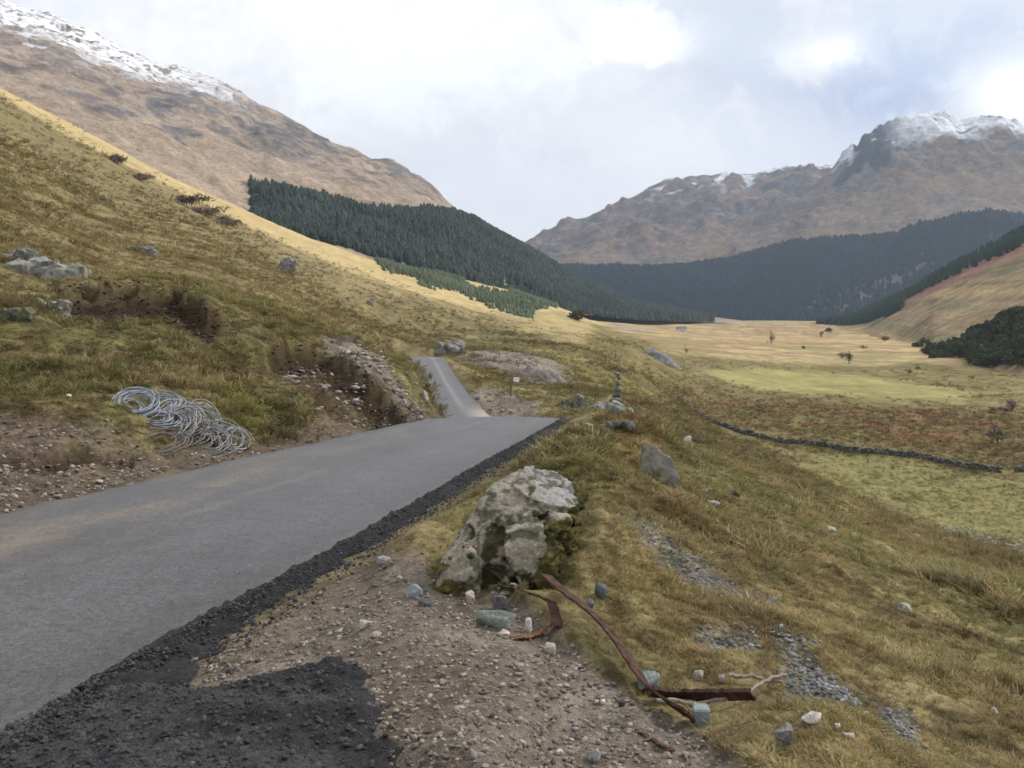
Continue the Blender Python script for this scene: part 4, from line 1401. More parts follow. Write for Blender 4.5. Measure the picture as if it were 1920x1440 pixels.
# --- the big mossy boulder on the verge
def build_boulder():
    bp, _ = ground_px(945, 1118)
    blocks = [
        [(-.46, 0, -.25), (-.35, .15, .18), (-.20, .34, .44), (-.08, .5, .6), (.10, .66, .68), (.30, .64, .64), (.44, .52, .50), (-.02, .16, .42), (.20, .18, .44), (-.12, .08, .22), (-.16, .06, -.25), (.30, .14, -.25), (.42, .5, -.25), (-.42, .6, -.25), (.1, .95, .45), (.36, .2, .2)],
        [(.0, -.01, .37), (.20, .02, .42), (.31, .03, .29), (.335, 0, .16), (.24, -.06, .05), (.12, -.10, .01), (.05, -.09, .12), (.0, -.06, .25), (.02, .4, .38), (.3, .4, .3), (.25, .4, .0), (.05, .4, .05)],
        [(-.47, -.02, -.25), (-.37, .03, .19), (-.24, .05, .27), (-.14, -.01, .20), (-.11, -.09, -.25), (-.31, -.12, -.25), (-.20, -.07, .13), (-.34, -.06, .06), (-.3, .4, .24), (-.1, .4, -.2), (-.4, .4, -.2)],
        [(-.09, -.12, -.25), (-.03, -.13, .07), (.06, -.15, .05), (.12, -.14, -.02), (.16, -.13, -.25), (0, .3, .05), (.12, .3, -.1), (-.09, .3, -.2)],
        [(.26, .09, .47), (.39, .14, .46), (.45, .22, .36), (.35, .06, .33), (.29, .05, .38), (.3, .5, .42), (.44, .5, .36)],
        [(.04, .40, .60), (.16, .27, .545), (.33, .22, .50), (.44, .28, .46), (.51, .45, .53), (.36, .64, .665), (.12, .67, .70), (.06, .42, .48), (.20, .3, .42), (.46, .36, .38), (.34, .6, .5)]]
    bmb = bmesh.new()
    for blk_ in blocks:
        vs = [bmb.verts.new(Vector(p_) + Vector((random.uniform(-1, 1), random.uniform(-1, 1), random.uniform(-1, 1))) * .012) for p_ in blk_]
        hull = bmesh.ops.convex_hull(bmb, input=vs)
        junk = [e for e in hull['geom_interior'] if isinstance(e, bmesh.types.BMVert)] + [e for e in hull['geom_unused'] if isinstance(e, bmesh.types.BMVert)]
        bmesh.ops.delete(bmb, geom=list(set(junk)), context='VERTS')
    tm = bpy.data.meshes.new('hulls')
    bmb.to_mesh(tm)
    bmb.free()
    to = bpy.data.objects.new('hulls', tm)
    C.objects.link(to)
    md = to.modifiers.new('remesh', 'REMESH')
    md.mode = 'VOXEL'
    md.voxel_size = .0115
    bpy.context.view_layer.update()
    rm = bpy.data.meshes.new_from_object(to.evaluated_get(bpy.context.evaluated_depsgraph_get()))
    bpy.data.objects.remove(to)
    rm.calc_loop_triangles()
    V_ = np.array([v.co[:] for v in rm.vertices])
    dirs = np.array([v.normal[:] for v in rm.vertices])
    Fc = np.array([t_.vertices[:] for t_ in rm.loop_triangles])
    x, y, z = V_[:, 0] * 2.3, V_[:, 1] * 2.3, V_[:, 2] * 2.3
    n1_ = fbm(x * 1.8, y * 1.8 + 3, z * 1.8, 4)
    n2_ = fbm(x * 5 + 9, y * 5, z * 5, 4)
    frontm = sstep(.4, .0, V_[:, 1]) * sstep(.5, .36, V_[:, 2])
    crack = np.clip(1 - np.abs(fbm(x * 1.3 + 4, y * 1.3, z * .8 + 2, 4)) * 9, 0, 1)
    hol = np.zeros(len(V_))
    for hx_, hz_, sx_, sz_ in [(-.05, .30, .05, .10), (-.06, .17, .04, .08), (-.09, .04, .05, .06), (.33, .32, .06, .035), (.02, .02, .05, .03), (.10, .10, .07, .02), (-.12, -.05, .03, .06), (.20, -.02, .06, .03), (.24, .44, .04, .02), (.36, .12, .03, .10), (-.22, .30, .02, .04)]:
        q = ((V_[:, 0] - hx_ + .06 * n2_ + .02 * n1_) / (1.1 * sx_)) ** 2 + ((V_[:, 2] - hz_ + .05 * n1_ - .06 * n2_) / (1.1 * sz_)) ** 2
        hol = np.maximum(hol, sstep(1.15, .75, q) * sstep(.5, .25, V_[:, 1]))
    disp = .012 * n1_ + .011 * n2_ + .006 * fbm(x * 14, y * 14, z * 14, 3) - .014 * crack - .035 * hol
    V_ = V_ + dirs * disp[:, None]
    V_ = V_ * np.array([1.03, 1, .87])
    base = colr(.285, .262, .215)
    c = np.ones((len(V_), 3)) * base
    n3_ = fbm(x * 11 + 3, y * 11, z * 11, 4)
    c = c * (1 + .20 * n1_ + .26 * n2_ + .16 * n3_)[:, None]
    c = mixc(c, colr(.195, .195, .125), sstep(.05, .3, n1_ + .5 * n2_ + .3 * n3_) * .8)
    grey = sstep(.40, .48, V_[:, 0] * .8 + .55 * V_[:, 2] + .05 * n1_ + .03 * n2_) * sstep(.40, .45, V_[:, 2] + .02 * n2_)
    c = mixc(c, colr(.30, .30, .29), grey * .85)
    c = mixc(c, colr(.36, .30, .235), sstep(.12, .24, n2_ + .4 * n3_) * sstep(.42, .30, V_[:, 2] + .05 * n1_) * .75)
    c = mixc(c, colr(.07, .068, .035), sstep(.3, .45, -n2_ + .5 * n3_) * .8)
    c = mixc(c, colr(.05, .05, .022), np.clip(crack * .75 + hol * 1.15, 0, 1) * .92)  # shade in the clefts painted dark along with the moss
    me = mesh_np('boulder', V_, Fc, M_rock, c)
    o = thing('boulder', 'large lichen-covered boulder with mossy hollows painted shade-dark on the verge', 'boulder', (bp.x + .0, bp.y + .12, bp.z + .03))
    rk = link('rock', me, o)
    # mat of moss hugging its right flank and foot
    mm = sstep(.12, .30, V_[:, 0] * .8 - (V_[:, 2] - .35) * .55 + .10 * n1_ + .07 * n2_ - .12) + sstep(.10, .0, V_[:, 2] + .10 * n1_ + .05 * n2_) * sstep(-.1, -.35, V_[:, 0]) * .7 + sstep(.55, .7, n2_ + .3 * n1_) * .5
    off = .004 + .030 * np.clip(mm - .35, 0, 1) + .014 * fbm(x * 9, y * 9, z * 9, 3)
    Vm = V_ + dirs * off[:, None]
    kf = mm[Fc].min(1) > .35
    fm = Fc[kf]
    us = np.unique(fm)
    rmp = np.full(len(V_), -1)
    rmp[us] = np.arange(len(us))
    mt = colr(.105, .095, .036)[None] * (1 + .45 * n2_ + .3 * fbm(x * 12, y * 12, z * 12, 3))[us][:, None]
    link('moss', mesh_np('moss', Vm[us], rmp[fm], M_ground, mt), o)
    return o


boulder = build_boulder()

STONES = [
    # px, py(foot), w, h, label, base colour, seed, depth, moss
    (775, 1122, 40, 24, 'smooth blue-grey stone on the gravel, left of the big boulder', (.26, .285, .30), 1, .8, 0),
    (880, 1132, 26, 26, 'pinkish white stone at the foot of the big boulder', (.46, .38, .33), 2, .8, 0),
    (938, 1145, 40, 36, 'rounded dark purplish-grey stone just behind the flat slab', (.13, .125, .135), 3, .8, 0),
    (934, 1178, 104, 32, 'long flat grey-green slab of slate below the boulder', (.20, .225, .205), 4, .45, 0),
    (990, 1186, 18, 30, 'small upright white stone at the right end of the flat slab', (.62, .60, .54), 5, .8, 0),
    (945, 1194, 26, 13, 'small pinkish white pebble under the flat slab', (.50, .42, .37), 6, .8, 0),
    (1032, 1230, 30, 28, 'pale cream stone between the gravel and the rusty strip', (.42, .37, .29), 7, .9, 0),
    (684, 1182, 36, 20, 'whitish stone lying alone in the middle of the gravel', (.44, .41, .38), 8, .8, 0),
    (704, 1195, 30, 9, 'thin buff flake of stone beside the lone whitish stone', (.34, .30, .24), 9, .7, 0),
    (718, 1060, 36, 16, 'flat grey stone at the edge of the black tarmac', (.30, .31, .31), 10, .8, 0),
    (748, 1090, 16, 12, 'white pebble near the grass, above the blue-grey stone', (.52, .47, .42), 11, .8, 0),
    (795, 1138, 34, 16, 'dark slate chip in front of the blue-grey stone', (.09, .095, .10), 12, .8, 0),
    (1217, 1306, 56, 44, 'wedge-shaped grey-green stone propped against the rusty strip', (.22, .25, .24), 13, .9, 0),
    (1115, 1432, 36, 26, 'greenish grey stone at the bottom of the gravel', (.27, .28, .25), 14, .8, 0),
    (1050, 1417, 20, 12, 'bright white pebble low on the gravel', (.62, .57, .50), 15, .8, 0),
    (1130, 1320, 14, 11, 'small white pebble left of the rusty strip', (.66, .64, .60), 16, .8, 0),
    (1165, 1325, 20, 14, 'small black stone left of the rusty strip', (.05, .05, .055), 17, .8, 0),
    (1125, 1126, 34, 30, 'blue-black stone half buried in moss right of the boulder', (.12, .13, .155), 18, .8, .1),
    (1108, 1140, 24, 16, 'small slate-grey stone below the blue-black one', (.16, .17, .19), 19, .8, .1),
    (1475, 1400, 50, 48, 'mauve-grey rock at the lip of the drop, beyond the small block', (.22, .20, .205), 20, .9, .1),
    (1525, 1360, 54, 20, 'long white stone on the crumbling grassy edge', (.52, .47, .42), 21, .5, 0),
    (1572, 1372, 14, 18, 'small upright white stone on the grassy edge', (.60, .57, .50), 22, .8, 0),
    (1595, 1388, 34, 14, 'thin cream stone lowest on the grassy edge', (.46, .42, .33), 23, .6, 0),
    (1310, 1277, 26, 22, 'pink-grey stone in the grass above the rusty channel', (.36, .31, .28), 24, .8, 0),
    (1352, 1283, 20, 20, 'small pinkish stone right of its pair above the channel', (.38, .31, .28), 25, .8, 0),
    (1700, 1150, 36, 20, 'pale stone in the rough grass halfway down the right slope', (.36, .35, .28), 26, .8, .2),
    (1560, 1000, 26, 12, 'thin pale stone near the top of the right slope', (.40, .38, .33), 27, .8, .1),
    (1340, 955, 34, 18, 'pale rock showing through grass below the leaning slab', (.33, .31, .28), 28, .8, .1),
    (1322, 930, 20, 14, 'small grey rock above the pale one in the grass', (.28, .27, .26), 29, .8, .1),
    (1490, 1050, 16, 10, 'little white stone in the straw grass of the slope', (.48, .45, .40), 30, .8, 0),
    (1870, 1340, 30, 12, 'thin whitish stone low on the right slope', (.40, .37, .33), 31, .6, 0),
    (1840, 1290, 22, 10, 'small pale stone above the thin whitish one', (.38, .36, .33), 32, .6, 0),
    (1290, 832, 24, 16, 'white-topped stone below the stub of the field wall', (.44, .43, .42), 33, .8, 0),
    (1270, 824, 34, 18, 'dark brown rock beside the white-topped stone', (.07, .055, .05), 34, .8, 0),
    (128, 747, 14, 9, 'white stone in the grass left of the wire heap', (.60, .56, .50), 35, .8, 0),
    (42, 880, 16, 12, 'pale stone in the dirt furrow at the left edge', (.36, .33, .28), 36, .8, 0),
    (960, 774, 20, 8, 'white stone beside the road at the dip', (.62, .58, .54), 37, .8, 0),
    (1105, 800, 20, 9, 'cream stone on the verge near the road crest', (.46, .44, .36), 38, .8, 0),
    (1052, 816, 18, 12, 'whitish stone at the tarmac edge under the knoll', (.50, .48, .40), 39, .8, 0),
    (1450, 1128, 22, 12, 'grey chip of stone at the end of the mossy scree', (.26, .27, .27), 40, .8, 0),
]
for (px, py, w_, h_, lb, bc, sd, dp, ms) in STONES:
    place_rock(px, py, w_, h_, lb, bc, 500 + sd, dp, 3, moss=ms, boxy=(.5 if 'slab of slate' in lb else 0), tilt=(.12 if 'slab of slate' in lb else 0), rz=(-0.25 if 'slab of slate' in lb else None), cuts=(12 if w_ > 30 else 8))

OUT = [
    (78, 525, 105, 52, 'broad grey outcrop high on the left bank', (.27, .27, .255), 41, .25),
    (35, 492, 60, 30, 'darker grey outcrop above the broad one', (.20, .20, .19), 42, .3),
    (85, 582, 66, 34, 'pale lichened rock on the left bank under the outcrops', (.30, .285, .26), 43, .25),
    (28, 602, 46, 30, 'mossy dark rock at the left edge of the bank', (.13, .14, .10), 44, .5),
    (535, 511, 30, 34, 'grey boulder standing alone on the grassy left hillside', (.22, .21, .22), 45, .1),
    (270, 478, 44, 24, 'heathery grey rock midway up the left hillside', (.21, .19, .18), 46, .3),
    (192, 378, 22, 14, 'small grey rock far up the left hillside', (.20, .20, .185), 47, .2),
    (692, 572, 18, 14, 'pinkish rock on the far part of the left hillside', (.24, .20, .19), 48, .1),
    (840, 664, 60, 34, 'smooth grey rock slab above the far bend of the road', (.27, .255, .235), 49, .1),
    (795, 752, 24, 22, 'pale boulder at the foot of the bank beside the dip', (.34, .31, .27), 50, 0),
    (775, 770, 22, 20, 'brown-grey boulder at the bank foot left of the pale one', (.21, .18, .155), 51, 0),
    (755, 762, 20, 16, 'small tan boulder in the scree beside the road', (.30, .25, .20), 52, 0),
    (1076, 768, 46, 30, 'dark split rock on the verge near the crest', (.17, .175, .15), 53, .2),
    (1140, 772, 44, 20, 'flat pale rock under the little cairn', (.31, .30, .28), 54, .1),
    (1168, 782, 46, 28, 'mossy grey rock right of the little cairn', (.20, .215, .17), 55, .3),
    (1162, 806, 50, 16, 'low dark rock in front of the little cairn', (.12, .12, .115), 56, .2),
    (1075, 822, 24, 16, 'grey rock among long grass below the dark split rock', (.22, .23, .20), 57, .2),
    (1122, 812, 26, 18, 'dark wedge of rock on the shoulder of the knoll', (.08, .075, .06), 58, .2),
    (1380, 600 + 330, 20, 10, 'small dark rock on the brow of the right slope', (.10, .09, .075), 59, .2),
]
for (px, py, w_, h_, lb, bc, sd, ms) in OUT:
    if w_ >= 44 or 'standing alone' in lb:
        g, _ = ground_px(px, py)
        k = g.y / 1600
        V_, Fc = broken_rock(sd, w_ * k, w_ * k * .7, h_ * k * 1.1, max(w_ * k / 45, .02))
        o = link('rock', mesh_np('rock', V_, Fc, M_rock if g.y < 40 else M_rockf, rock_tint(V_, bc, sd, ms, lichen=.35), smooth=False), None, lb, 'rock')
        o.location = (g.x, g.y + w_ * k * .2, ground_xy(g.x, g.y + w_ * k * .2) + h_ * k * .12)
        continue
    place_rock(px, py, w_, h_, lb, bc, 500 + sd, .8, 4 if w_ > 50 else 3, 'rock', 'rock', ms, .35, sink=.75, cuts=18, rough=.16)
# leaning slab half sunk in the knoll
place_rock(1232, 905, 78, 92, 'tall leaning grey slab half sunk in the rusty knoll', (.235, .225, .20), 571, .35, 4, 'rock', 'rock', .25, .3, rz=.25, sink=.55, cuts=12, tilt=-.55)

# square cut block
p, _ = ground_px(1318, 1362)
k = p.y / 1600
blk = link('block', boxes_mesh('block', [(0, 0, 0, 30 * k, 30 * k, 34 * k, 0)], plain_material('cut_stone', (.24, .27, .27), .85, .15, 30, .004), jitter=.003, bevel=.006), None, 'small square blue-grey block under the end of the branch', 'block')
blk.location = (p.x, p.y + 14 * k, ground_xy(p.x, p.y + .04) + 15 * k)
blk.rotation_euler = (.05, -.04, -.12)

# ------------------------------------------------------------------ rusty iron on the gravel
M_rust = plain_material('rusty_iron', (.050, .028, .021), .95, .3, 18, .004, .08, .0, (.100, .062, .048))
M_rust2 = plain_material('orange_rust', (.17, .065, .03), .9, .3, 25, .003, .2, 0, (.26, .12, .06))
M_bark = plain_material('weathered_wood', (.20, .165, .13), .95, .3, 40, .004, .2, 0, (.33, .285, .235))


def strip_mesh(name, pts, wid, thick, mat, twist=(0, 0), lift=.02, flange=0.0):
    """a bent flat bar laid through picture points on the ground"""
    P = []
    for q in pts:
        g, _ = ground_px(q[0], q[1])
        P.append([g.x, g.y, g.z + lift + (q[2] if len(q) > 2 else 0)])
    P = np.array(P)
    t = np.linspace(0, len(P) - 1, 40)
    ii = np.arange(len(P))
    S_ = np.stack([np.interp(t, ii, P[:, a]) for a in range(3)], -1)
    ker = np.array([1, 2, 3, 2, 1]) / 9
    for _ in range(2):
        Sp = np.pad(S_, ((2, 2), (0, 0)), mode='reflect', reflect_type='odd')
        S_ = sum(ker[i] * Sp[i:i + len(S_)] for i in range(5))
    tg = np.gradient(S_, axis=0)
    tg /= np.linalg.norm(tg, axis=1, keepdims=True)
    sd = np.cross(tg, [0, 0, 1])
    sd /= np.linalg.norm(sd, axis=1, keepdims=True)
    up = np.cross(sd, tg)
    tw = np.linspace(twist[0], twist[1], len(S_))[:, None]
    a = sd * np.cos(tw) + up * np.sin(tw)
    b = up * np.cos(tw) - sd * np.sin(tw)
    h = wid / 2
    if flange:     # channel section
        sec = [(-h, flange), (-h, 0), (h, 0), (h, flange), (h - thick, flange), (h - thick, thick), (-h + thick, thick), (-h + thick, flange)]
    else:
        sec = [(-h, 0), (h, 0), (h, thick), (-h, thick)]
    V_ = np.stack([S_ + a * u_ + b * v_ for u_, v_ in sec], 1)
    V_ = V_ + .002 * RNG.normal(0, 1, (len(S_), 1, 3))
    m_ = len(sec)
    Q = grid_faces(len(S_), m_, wrap=True)
    org = S_[0].copy()
    me = bpy.data.meshes.new(name)
    fs = [tuple(f) for f in Q.tolist()] + [tuple(range(m_))[::-1], tuple((len(S_) - 1) * m_ + i for i in range(m_))]
    me.from_pydata([tuple(v) for v in (V_.reshape(-1, 3) - org)], [], fs)
    me.materials.append(mat)
    return me, org


me, og = strip_mesh('rusty_strip', [(1022, 1122, .10), (1060, 1152, .08), (1112, 1188, .07), (1160, 1240, .06), (1188, 1290, .05), (1222, 1328, .04), (1262, 1352, .03), (1296, 1366, .01)], .078, .010, M_rust, (.3, .85), .03)
o = link('rusty_strip', me, None, 'long bent strip of dark rusty iron running along the gravel edge', 'iron strip'); o.location = og
me, og = strip_mesh('rusty_strip', [(962, 1128, .06), (1000, 1138, .05), (1035, 1150, .04), (1046, 1185, .01)], .06, .006, M_rust, (.4, .3), .02)
o = link('rusty_strip', me, None, 'short rusty iron strip at the foot of the big boulder', 'iron strip'); o.location = og
me, og = strip_mesh('rusty_plate', [(960, 1200, .0), (995, 1198, .0), (1020, 1190, .012), (1042, 1178, .03)], .05, .006, M_rust2, (.15, .5), .008)
o = link('rusty_plate', me, None, 'orange rusty scrap of curled iron beside the white stone', 'iron scrap'); o.location = og
me, og = strip_mesh('rusty_channel', [(1222, 1322, .03), (1280, 1326, .03), (1340, 1332, .04), (1412, 1336, .05)], .055, .006, M_rust, (.9, 1.0), .02, .018)
o = link('rusty_channel', me, None, 'dark rusty iron channel lying across the grass behind the branch', 'iron channel'); o.location = og
me, og = strip_mesh('rusty_strip', [(1195, 1372, .0), (1230, 1395, .0), (1262, 1412, .0)], .02, .005, M_rust, (.2, .2), .006)
o = link('rusty_strip', me, None, 'thin rusty sliver half buried in gravel below the long strip', 'iron strip'); o.location = og


def branch(pts, rad, label, name='branch'):
    P = []
    for q in pts:
        g, _ = ground_px(q[0], q[1])
        P.append([g.x, g.y, g.z + q[2]])
    P = np.array(P)
    t = np.linspace(0, len(P) - 1, 26)
    ii = np.arange(len(P))
    S_ = np.stack([np.interp(t, ii, P[:, a]) for a in range(3)], -1) + RNG.normal(0, .003, (26, 3))
    o_ = S_[0].copy()
    r_ = rad * np.linspace(1, .6, 26) * (1 + .12 * RNG.normal(0, 1, 26))
    ob = link(name, mesh_tubes(name, [tube(S_ - o_, r_, 7)], M_bark), None, label, 'branch')
    ob.location = o_
    return ob


branch([(1232, 1328, .035), (1300, 1338, .04), (1370, 1330, .05), (1402, 1322, .06), (1430, 1306, .07), (1475, 1290, .07)], .011, 'pale crooked branch lying in front of the rusty channel')
branch([(1365, 1278, .03), (1410, 1283, .035), (1440, 1296, .05), (1468, 1302, .06)], .010, 'short bleached branch meeting the tip of the crooked one')

# ------------------------------------------------------------------ heap of wire coils on the left bank
M_wire = plain_material('galvanised_wire', (.28, .285, .285), .6, .35, 10, 0, .3, .2)
M_wire2 = plain_material('dull_wire', (.19, .165, .145), .7, .35, 10, 0, .2, .1)
M_wireb = plain_material('blue_wire', (.29, .315, .36), .6, .3, 10, 0, .3, .2)


def coil_mesh(name, R, turns, seed, mat, rad=.0085, loose=.3):
    r = np.random.default_rng(seed)
    nn = int(turns * 26)
    t = np.linspace(0, turns * 2 * math.pi, nn)
    k = np.arange(nn) / 26.0
    rr = R * (1 + loose * np.interp(k, np.arange(int(turns) + 2), r.normal(0, 1, int(turns) + 2)))
    cx = np.interp(k, np.arange(int(turns) + 2), r.normal(0, .24 * R, int(turns) + 2))
    cy = np.interp(k, np.arange(int(turns) + 2), r.normal(0, .24 * R, int(turns) + 2))
    zz = np.interp(k, np.arange(int(turns) + 2), r.uniform(-.5, .5, int(turns) + 2)) * .22 * R + .12 * R * np.sin(t * .5 + r.uniform(0, 6))
    P = np.stack([cx + rr * np.cos(t), cy + rr * .92 * np.sin(t), zz], -1)
    P = P + np.stack([np.interp(np.arange(nn), np.arange(0, nn + 7, 7), r.normal(0, .05 * R, len(np.arange(0, nn + 7, 7)))) for _ in range(3)], -1)
    return mesh_tubes(name, [tube(P, rad, 5)], mat)


COILS = [
    (255, 765, .26, 9, M_wireb, (.9, .25, .1), 'thick bundle of bluish wire at the left end of the heap'),
    (300, 762, .24, 7, M_wireb, (.7, -.2, .4), 'bluish wire coil beside the thick bundle, at the top of the heap'),
    (315, 760, .20, 5, M_wire2, (.9, .3, 1.0), 'brownish wire coil standing highest in the heap'),
    (320, 812, .34, 5, M_wire, (.75, -.5, .2), None), (350, 800, .26, 6, M_wire, (1.0, .4, .2), None),
    (365, 795, .22, 7, M_wire, (1.1, .6, .5), None), (385, 790, .22, 4, M_wire, (1.0, .9, .3), None),
    (345, 830, .30, 5, M_wire2, (.6, -.2, .6), None), (380, 832, .28, 5, M_wire, (.7, .2, .1), None),
    (410, 828, .24, 5, M_wire2, (.8, .3, .3), None), (425, 820, .22, 4, M_wire, (1.15, .7, .2), None),
    (445, 828, .20, 4, M_wire, (1.2, .9, .4), 'loose wire coil standing at the right end of the heap'),
    (330, 785, .25, 6, M_wire, (.9, -.1, .8), None), (375, 812, .28, 5, M_wire, (.3, .2, .5), None), (345, 815, .24, 5, M_wire2, (.4, -.3, .1), None), (405, 808, .26, 5, M_wire, (.35, .5, .9), None), (300, 790, .24, 5, M_wireb, (.4, .1, .2), None), (430, 838, .24, 4, M_wire, (.35, .2, .9), None), (300, 840, .24, 3, M_wire2, (.5, -.1, .3), 'flattened wire coil lowest on the dirt below the heap'),
]
for i, (px, py, R, tn, mt, rt, lb) in enumerate(COILS):
    g, nn = ground_px(px, py)
    o = link('wire_coil', coil_mesh('wire_coil', R, tn * 2.0, 700 + i, mt), None, lb or 'grey wire coil tangled in the middle of the heap', 'wire coil', 'wire coils heaped on the left bank')
    o.location = (g.x, g.y, g.z + R * .22)
    o.rotation_euler = (rt[0] * .72, rt[1] * .8, rt[2])

# ------------------------------------------------------------------ posts, walls, cottage
M_post = plain_material('grey_post', (.16, .125, .09), .9, .2, 20, .003)
M_white = plain_material('white_paint', (.78, .78, .75), .6, .05, 5)
M_dark = plain_material('dark_stone', (.085, .085, .085), .9, .25, 6, .01)
g, _ = ground_px(958, 742)
k = g.y / 1600
mp = thing('marker_post', 'thin brown marker post with a white plate by the far bend', 'marker post', g)
pl_h = 34 * k
link('post', mesh_tubes('post', [tube([(0, 0, -.2), (0, 0, pl_h * .5), (0, 0, pl_h)], 2.0 * k, 7)], M_post, False), mp)
link('plate', boxes_mesh('plate', [(6.5 * k, 0, pl_h - 3 * k, 11 * k, 1.2 * k, 8.5 * k, 0)], M_white, bevel=.006), mp).rotation_euler = (0, .12, 0)
link('bracket', boxes_mesh('bracket', [(6.5 * k, .02, pl_h - 8.5 * k, 11 * k, 1.2 * k, 2.2 * k, 0)], M_dark), mp)

g, _ = ground_px(1161, 768)
k = g.y / 1600
mp = thing('cairn', 'small cairn of stacked stones rising from mossy rocks on the knoll', 'cairn', (g.x, g.y + .3, ground_xy(g.x, g.y + .3)))
zc_ = -.06
for i, (w_, h_, dx_) in enumerate([(34, 16, 0), (24, 13, -2), (17, 12, 1), (13, 13, 0), (11, 11, 1.5), (15, 8, -1)]):
    V_, Fc = rock_verts(640 + i, (w_ * k / 2, w_ * k / 2.4, h_ * k / 1.7), 2, 9, .08)
    so = link('stone', mesh_np('stone', V_, Fc, M_rock, rock_tint(V_, [(.19, .19, .18), (.12, .12, .12), (.22, .215, .20)][i % 3], i, .2), smooth=False), mp)
    so.location = (dx_ * k, 0, zc_ + h_ * k / 2)
    so.rotation_euler = (0, random.uniform(-.15, .15), random.uniform(0, 3))
    zc_ += h_ * k * .86


def wall_mesh(name, pts, hgt, thick, seed):
    r = np.random.default_rng(seed)
    V0, F0 = ICO[1]
    Vs, Fs, Ts, off = [], [], [], 0
    P = np.array([[(a - 960) / 1600 * b, b, ground_xy((a - 960) / 1600 * b, b)] for a, b in pts])
    seg = np.r_[0, np.cumsum(np.hypot(*np.diff(P[:, :2], axis=0).T))]
    s = 0.0
    while s < seg[-1]:
        x, y = np.interp(s, seg, P[:, 0]), np.interp(s, seg, P[:, 1])
        gz = ground_xy(x, y)
        hh = hgt * (.8 + .35 * r.random())
        z = 0.0
        while z < hh:
            sz = np.array([r.uniform(.28, .5), thick * r.uniform(.45, .6), r.uniform(.16, .26)])
            V_ = V0 * sz * (1 + .15 * r.normal(0, 1, (len(V0), 1)))
            Vs.append(V_ + [x + r.normal(0, .12), y + r.normal(0, .06), gz + z + .05])
            Fs.append(F0 + off)
            off += len(V0)
            Ts.append(np.ones((len(V0), 3)) * colr(.125, .125, .12) * r.uniform(.55, 1.5))
            z += sz[2] * 1.35
        s += .55
    org = P[0]
    me = mesh_np(name, np.vstack(Vs) - org, np.vstack(Fs), M_rockf, np.vstack(Ts), False)
    return me, org


me, og = wall_mesh('dry_stone_wall', [(1272, 198), (1300, 187), (1350, 180), (1400, 174), (1500, 166), (1600, 158), (1700, 151), (1800, 144), (1878, 138)], .95, .7, 1)
t_ = thing('stone_wall', 'long low dry stone wall crossing the valley field', 'wall', og)
link('stonework', me, t_, kind='stuff')
me, og = wall_mesh('dry_stone_wall', [(1905, 138), (1930, 139), (2000, 138), (2100, 137)], .95, .7, 2)
t_ = thing('stone_wall', 'short end of dry stone wall beyond the gap at the right edge', 'wall', og)
link('stonework', me, t_, kind='stuff')

# cottage far down the glen
g, _ = ground_px(1278, 622)
k = g.y / 1600
ct_ = thing('cottage', 'tiny white cottage with a grey roof far down the glen', 'cottage', g)
link('wall', boxes_mesh('wall', [(0, 0, 1.2, 9, 5.5, 3.6, 0)], M_white), ct_)
bm = bmesh.new()
vv = [bm.verts.new(c) for c in [(-4.8, -3.1, 2.9), (4.8, -3.1, 2.9), (4.8, 3.1, 2.9), (-4.8, 3.1, 2.9), (-4.8, 0, 5.2), (4.8, 0, 5.2)]]
for f in ((0, 1, 5, 4), (2, 3, 4, 5), (0, 4, 3), (1, 2, 5), (3, 2, 1, 0)):
    bm.faces.new([vv[i] for i in f])
me = bpy.data.meshes.new('roof')
bm.to_mesh(me)
bm.free()
me.materials.append(plain_material('slate_roof', (.16, .165, .18), .8))
rf = link('roof', me, ct_)
link('chimney', boxes_mesh('chimney', [(-4.2, 0, 5.3, .9, .9, 1.6, 0), ], M_white), rf)
for xx in (-2.6, 2.6):
    link('window', boxes_mesh('window', [(xx, -2.77, 1.7, 1.0, .1, 1.2, 0)], M_dark), ct_)
link('door', boxes_mesh('door', [(0, -2.77, 1.1, 1.0, .1, 2.0, 0)], M_dark), ct_)
ct_.rotation_euler = (0, 0, .2)


# ------------------------------------------------------------------ gravel heaps
def heap(px, py, wpx, hpx, dep, label, base, seed, sink=.35):
    g, _ = ground_px(px, py)
    k = g.y / 1600
    n_ = 40
    u, v = np.meshgrid(np.linspace(-1, 1, n_), np.linspace(-1, 1, n_))
    rr = np.hypot(u, v)
    W, D_, H = wpx * k / 2, wpx * k / 2 * dep, hpx * k
    z = H * (.62 * np.clip(1 - rr ** 2.6, 0, 1) ** .9 * (1 + .5 * fbm(u * 2.3 + seed * 3.7, v * 2.3, octv=3)) - .04) + H * .07 * fbm(u * 8 + seed, v * 8, octv=3)
    gx_, gy_ = g.x + u * W, g.y + D_ * .8 + v * D_
    gz = np.array([[ground_xy(a, b) for a, b in zip(p, q)] for p, q in zip(gx_, gy_)])
    Z_ = gz + np.where(rr < 1, z, -.5)
    tn = np.ones((n_ * n_, 3)) * np.asarray(base) * (1 + .2 * fbm(u * 6 + seed, v * 6, octv=3).ravel())[:, None]
    me = mesh_np('heap', np.stack([gx_ - g.x, gy_ - g.y, Z_ - g.z], -1).reshape(-1, 3), grid_faces(n_, n_), M_rockf, tn)
    o = link('gravel_heap', me, None, label, 'gravel heap')
    o.location = g
    return o


heap(960, 700, 130, 26, .7, 'long brown-grey heap of spoil beyond the far bend', (.225, .19, .16), 1)
heap(1020, 716, 96, 38, .6, 'grey rubble heap right of the marker post', (.235, .215, .195), 2)
heap(985, 684, 70, 10, .6, 'low pale spread of gravel behind the spoil heap', (.29, .255, .22), 3)
heap(1248, 682, 74, 26, .6, 'bluish grey gravel heap beside the valley meadow', (.24, .235, .24), 4)
heap(1190, 618, 90, 5, .5, 'grey stony track bed near the white cottage', (.33, .31, .29), 5)

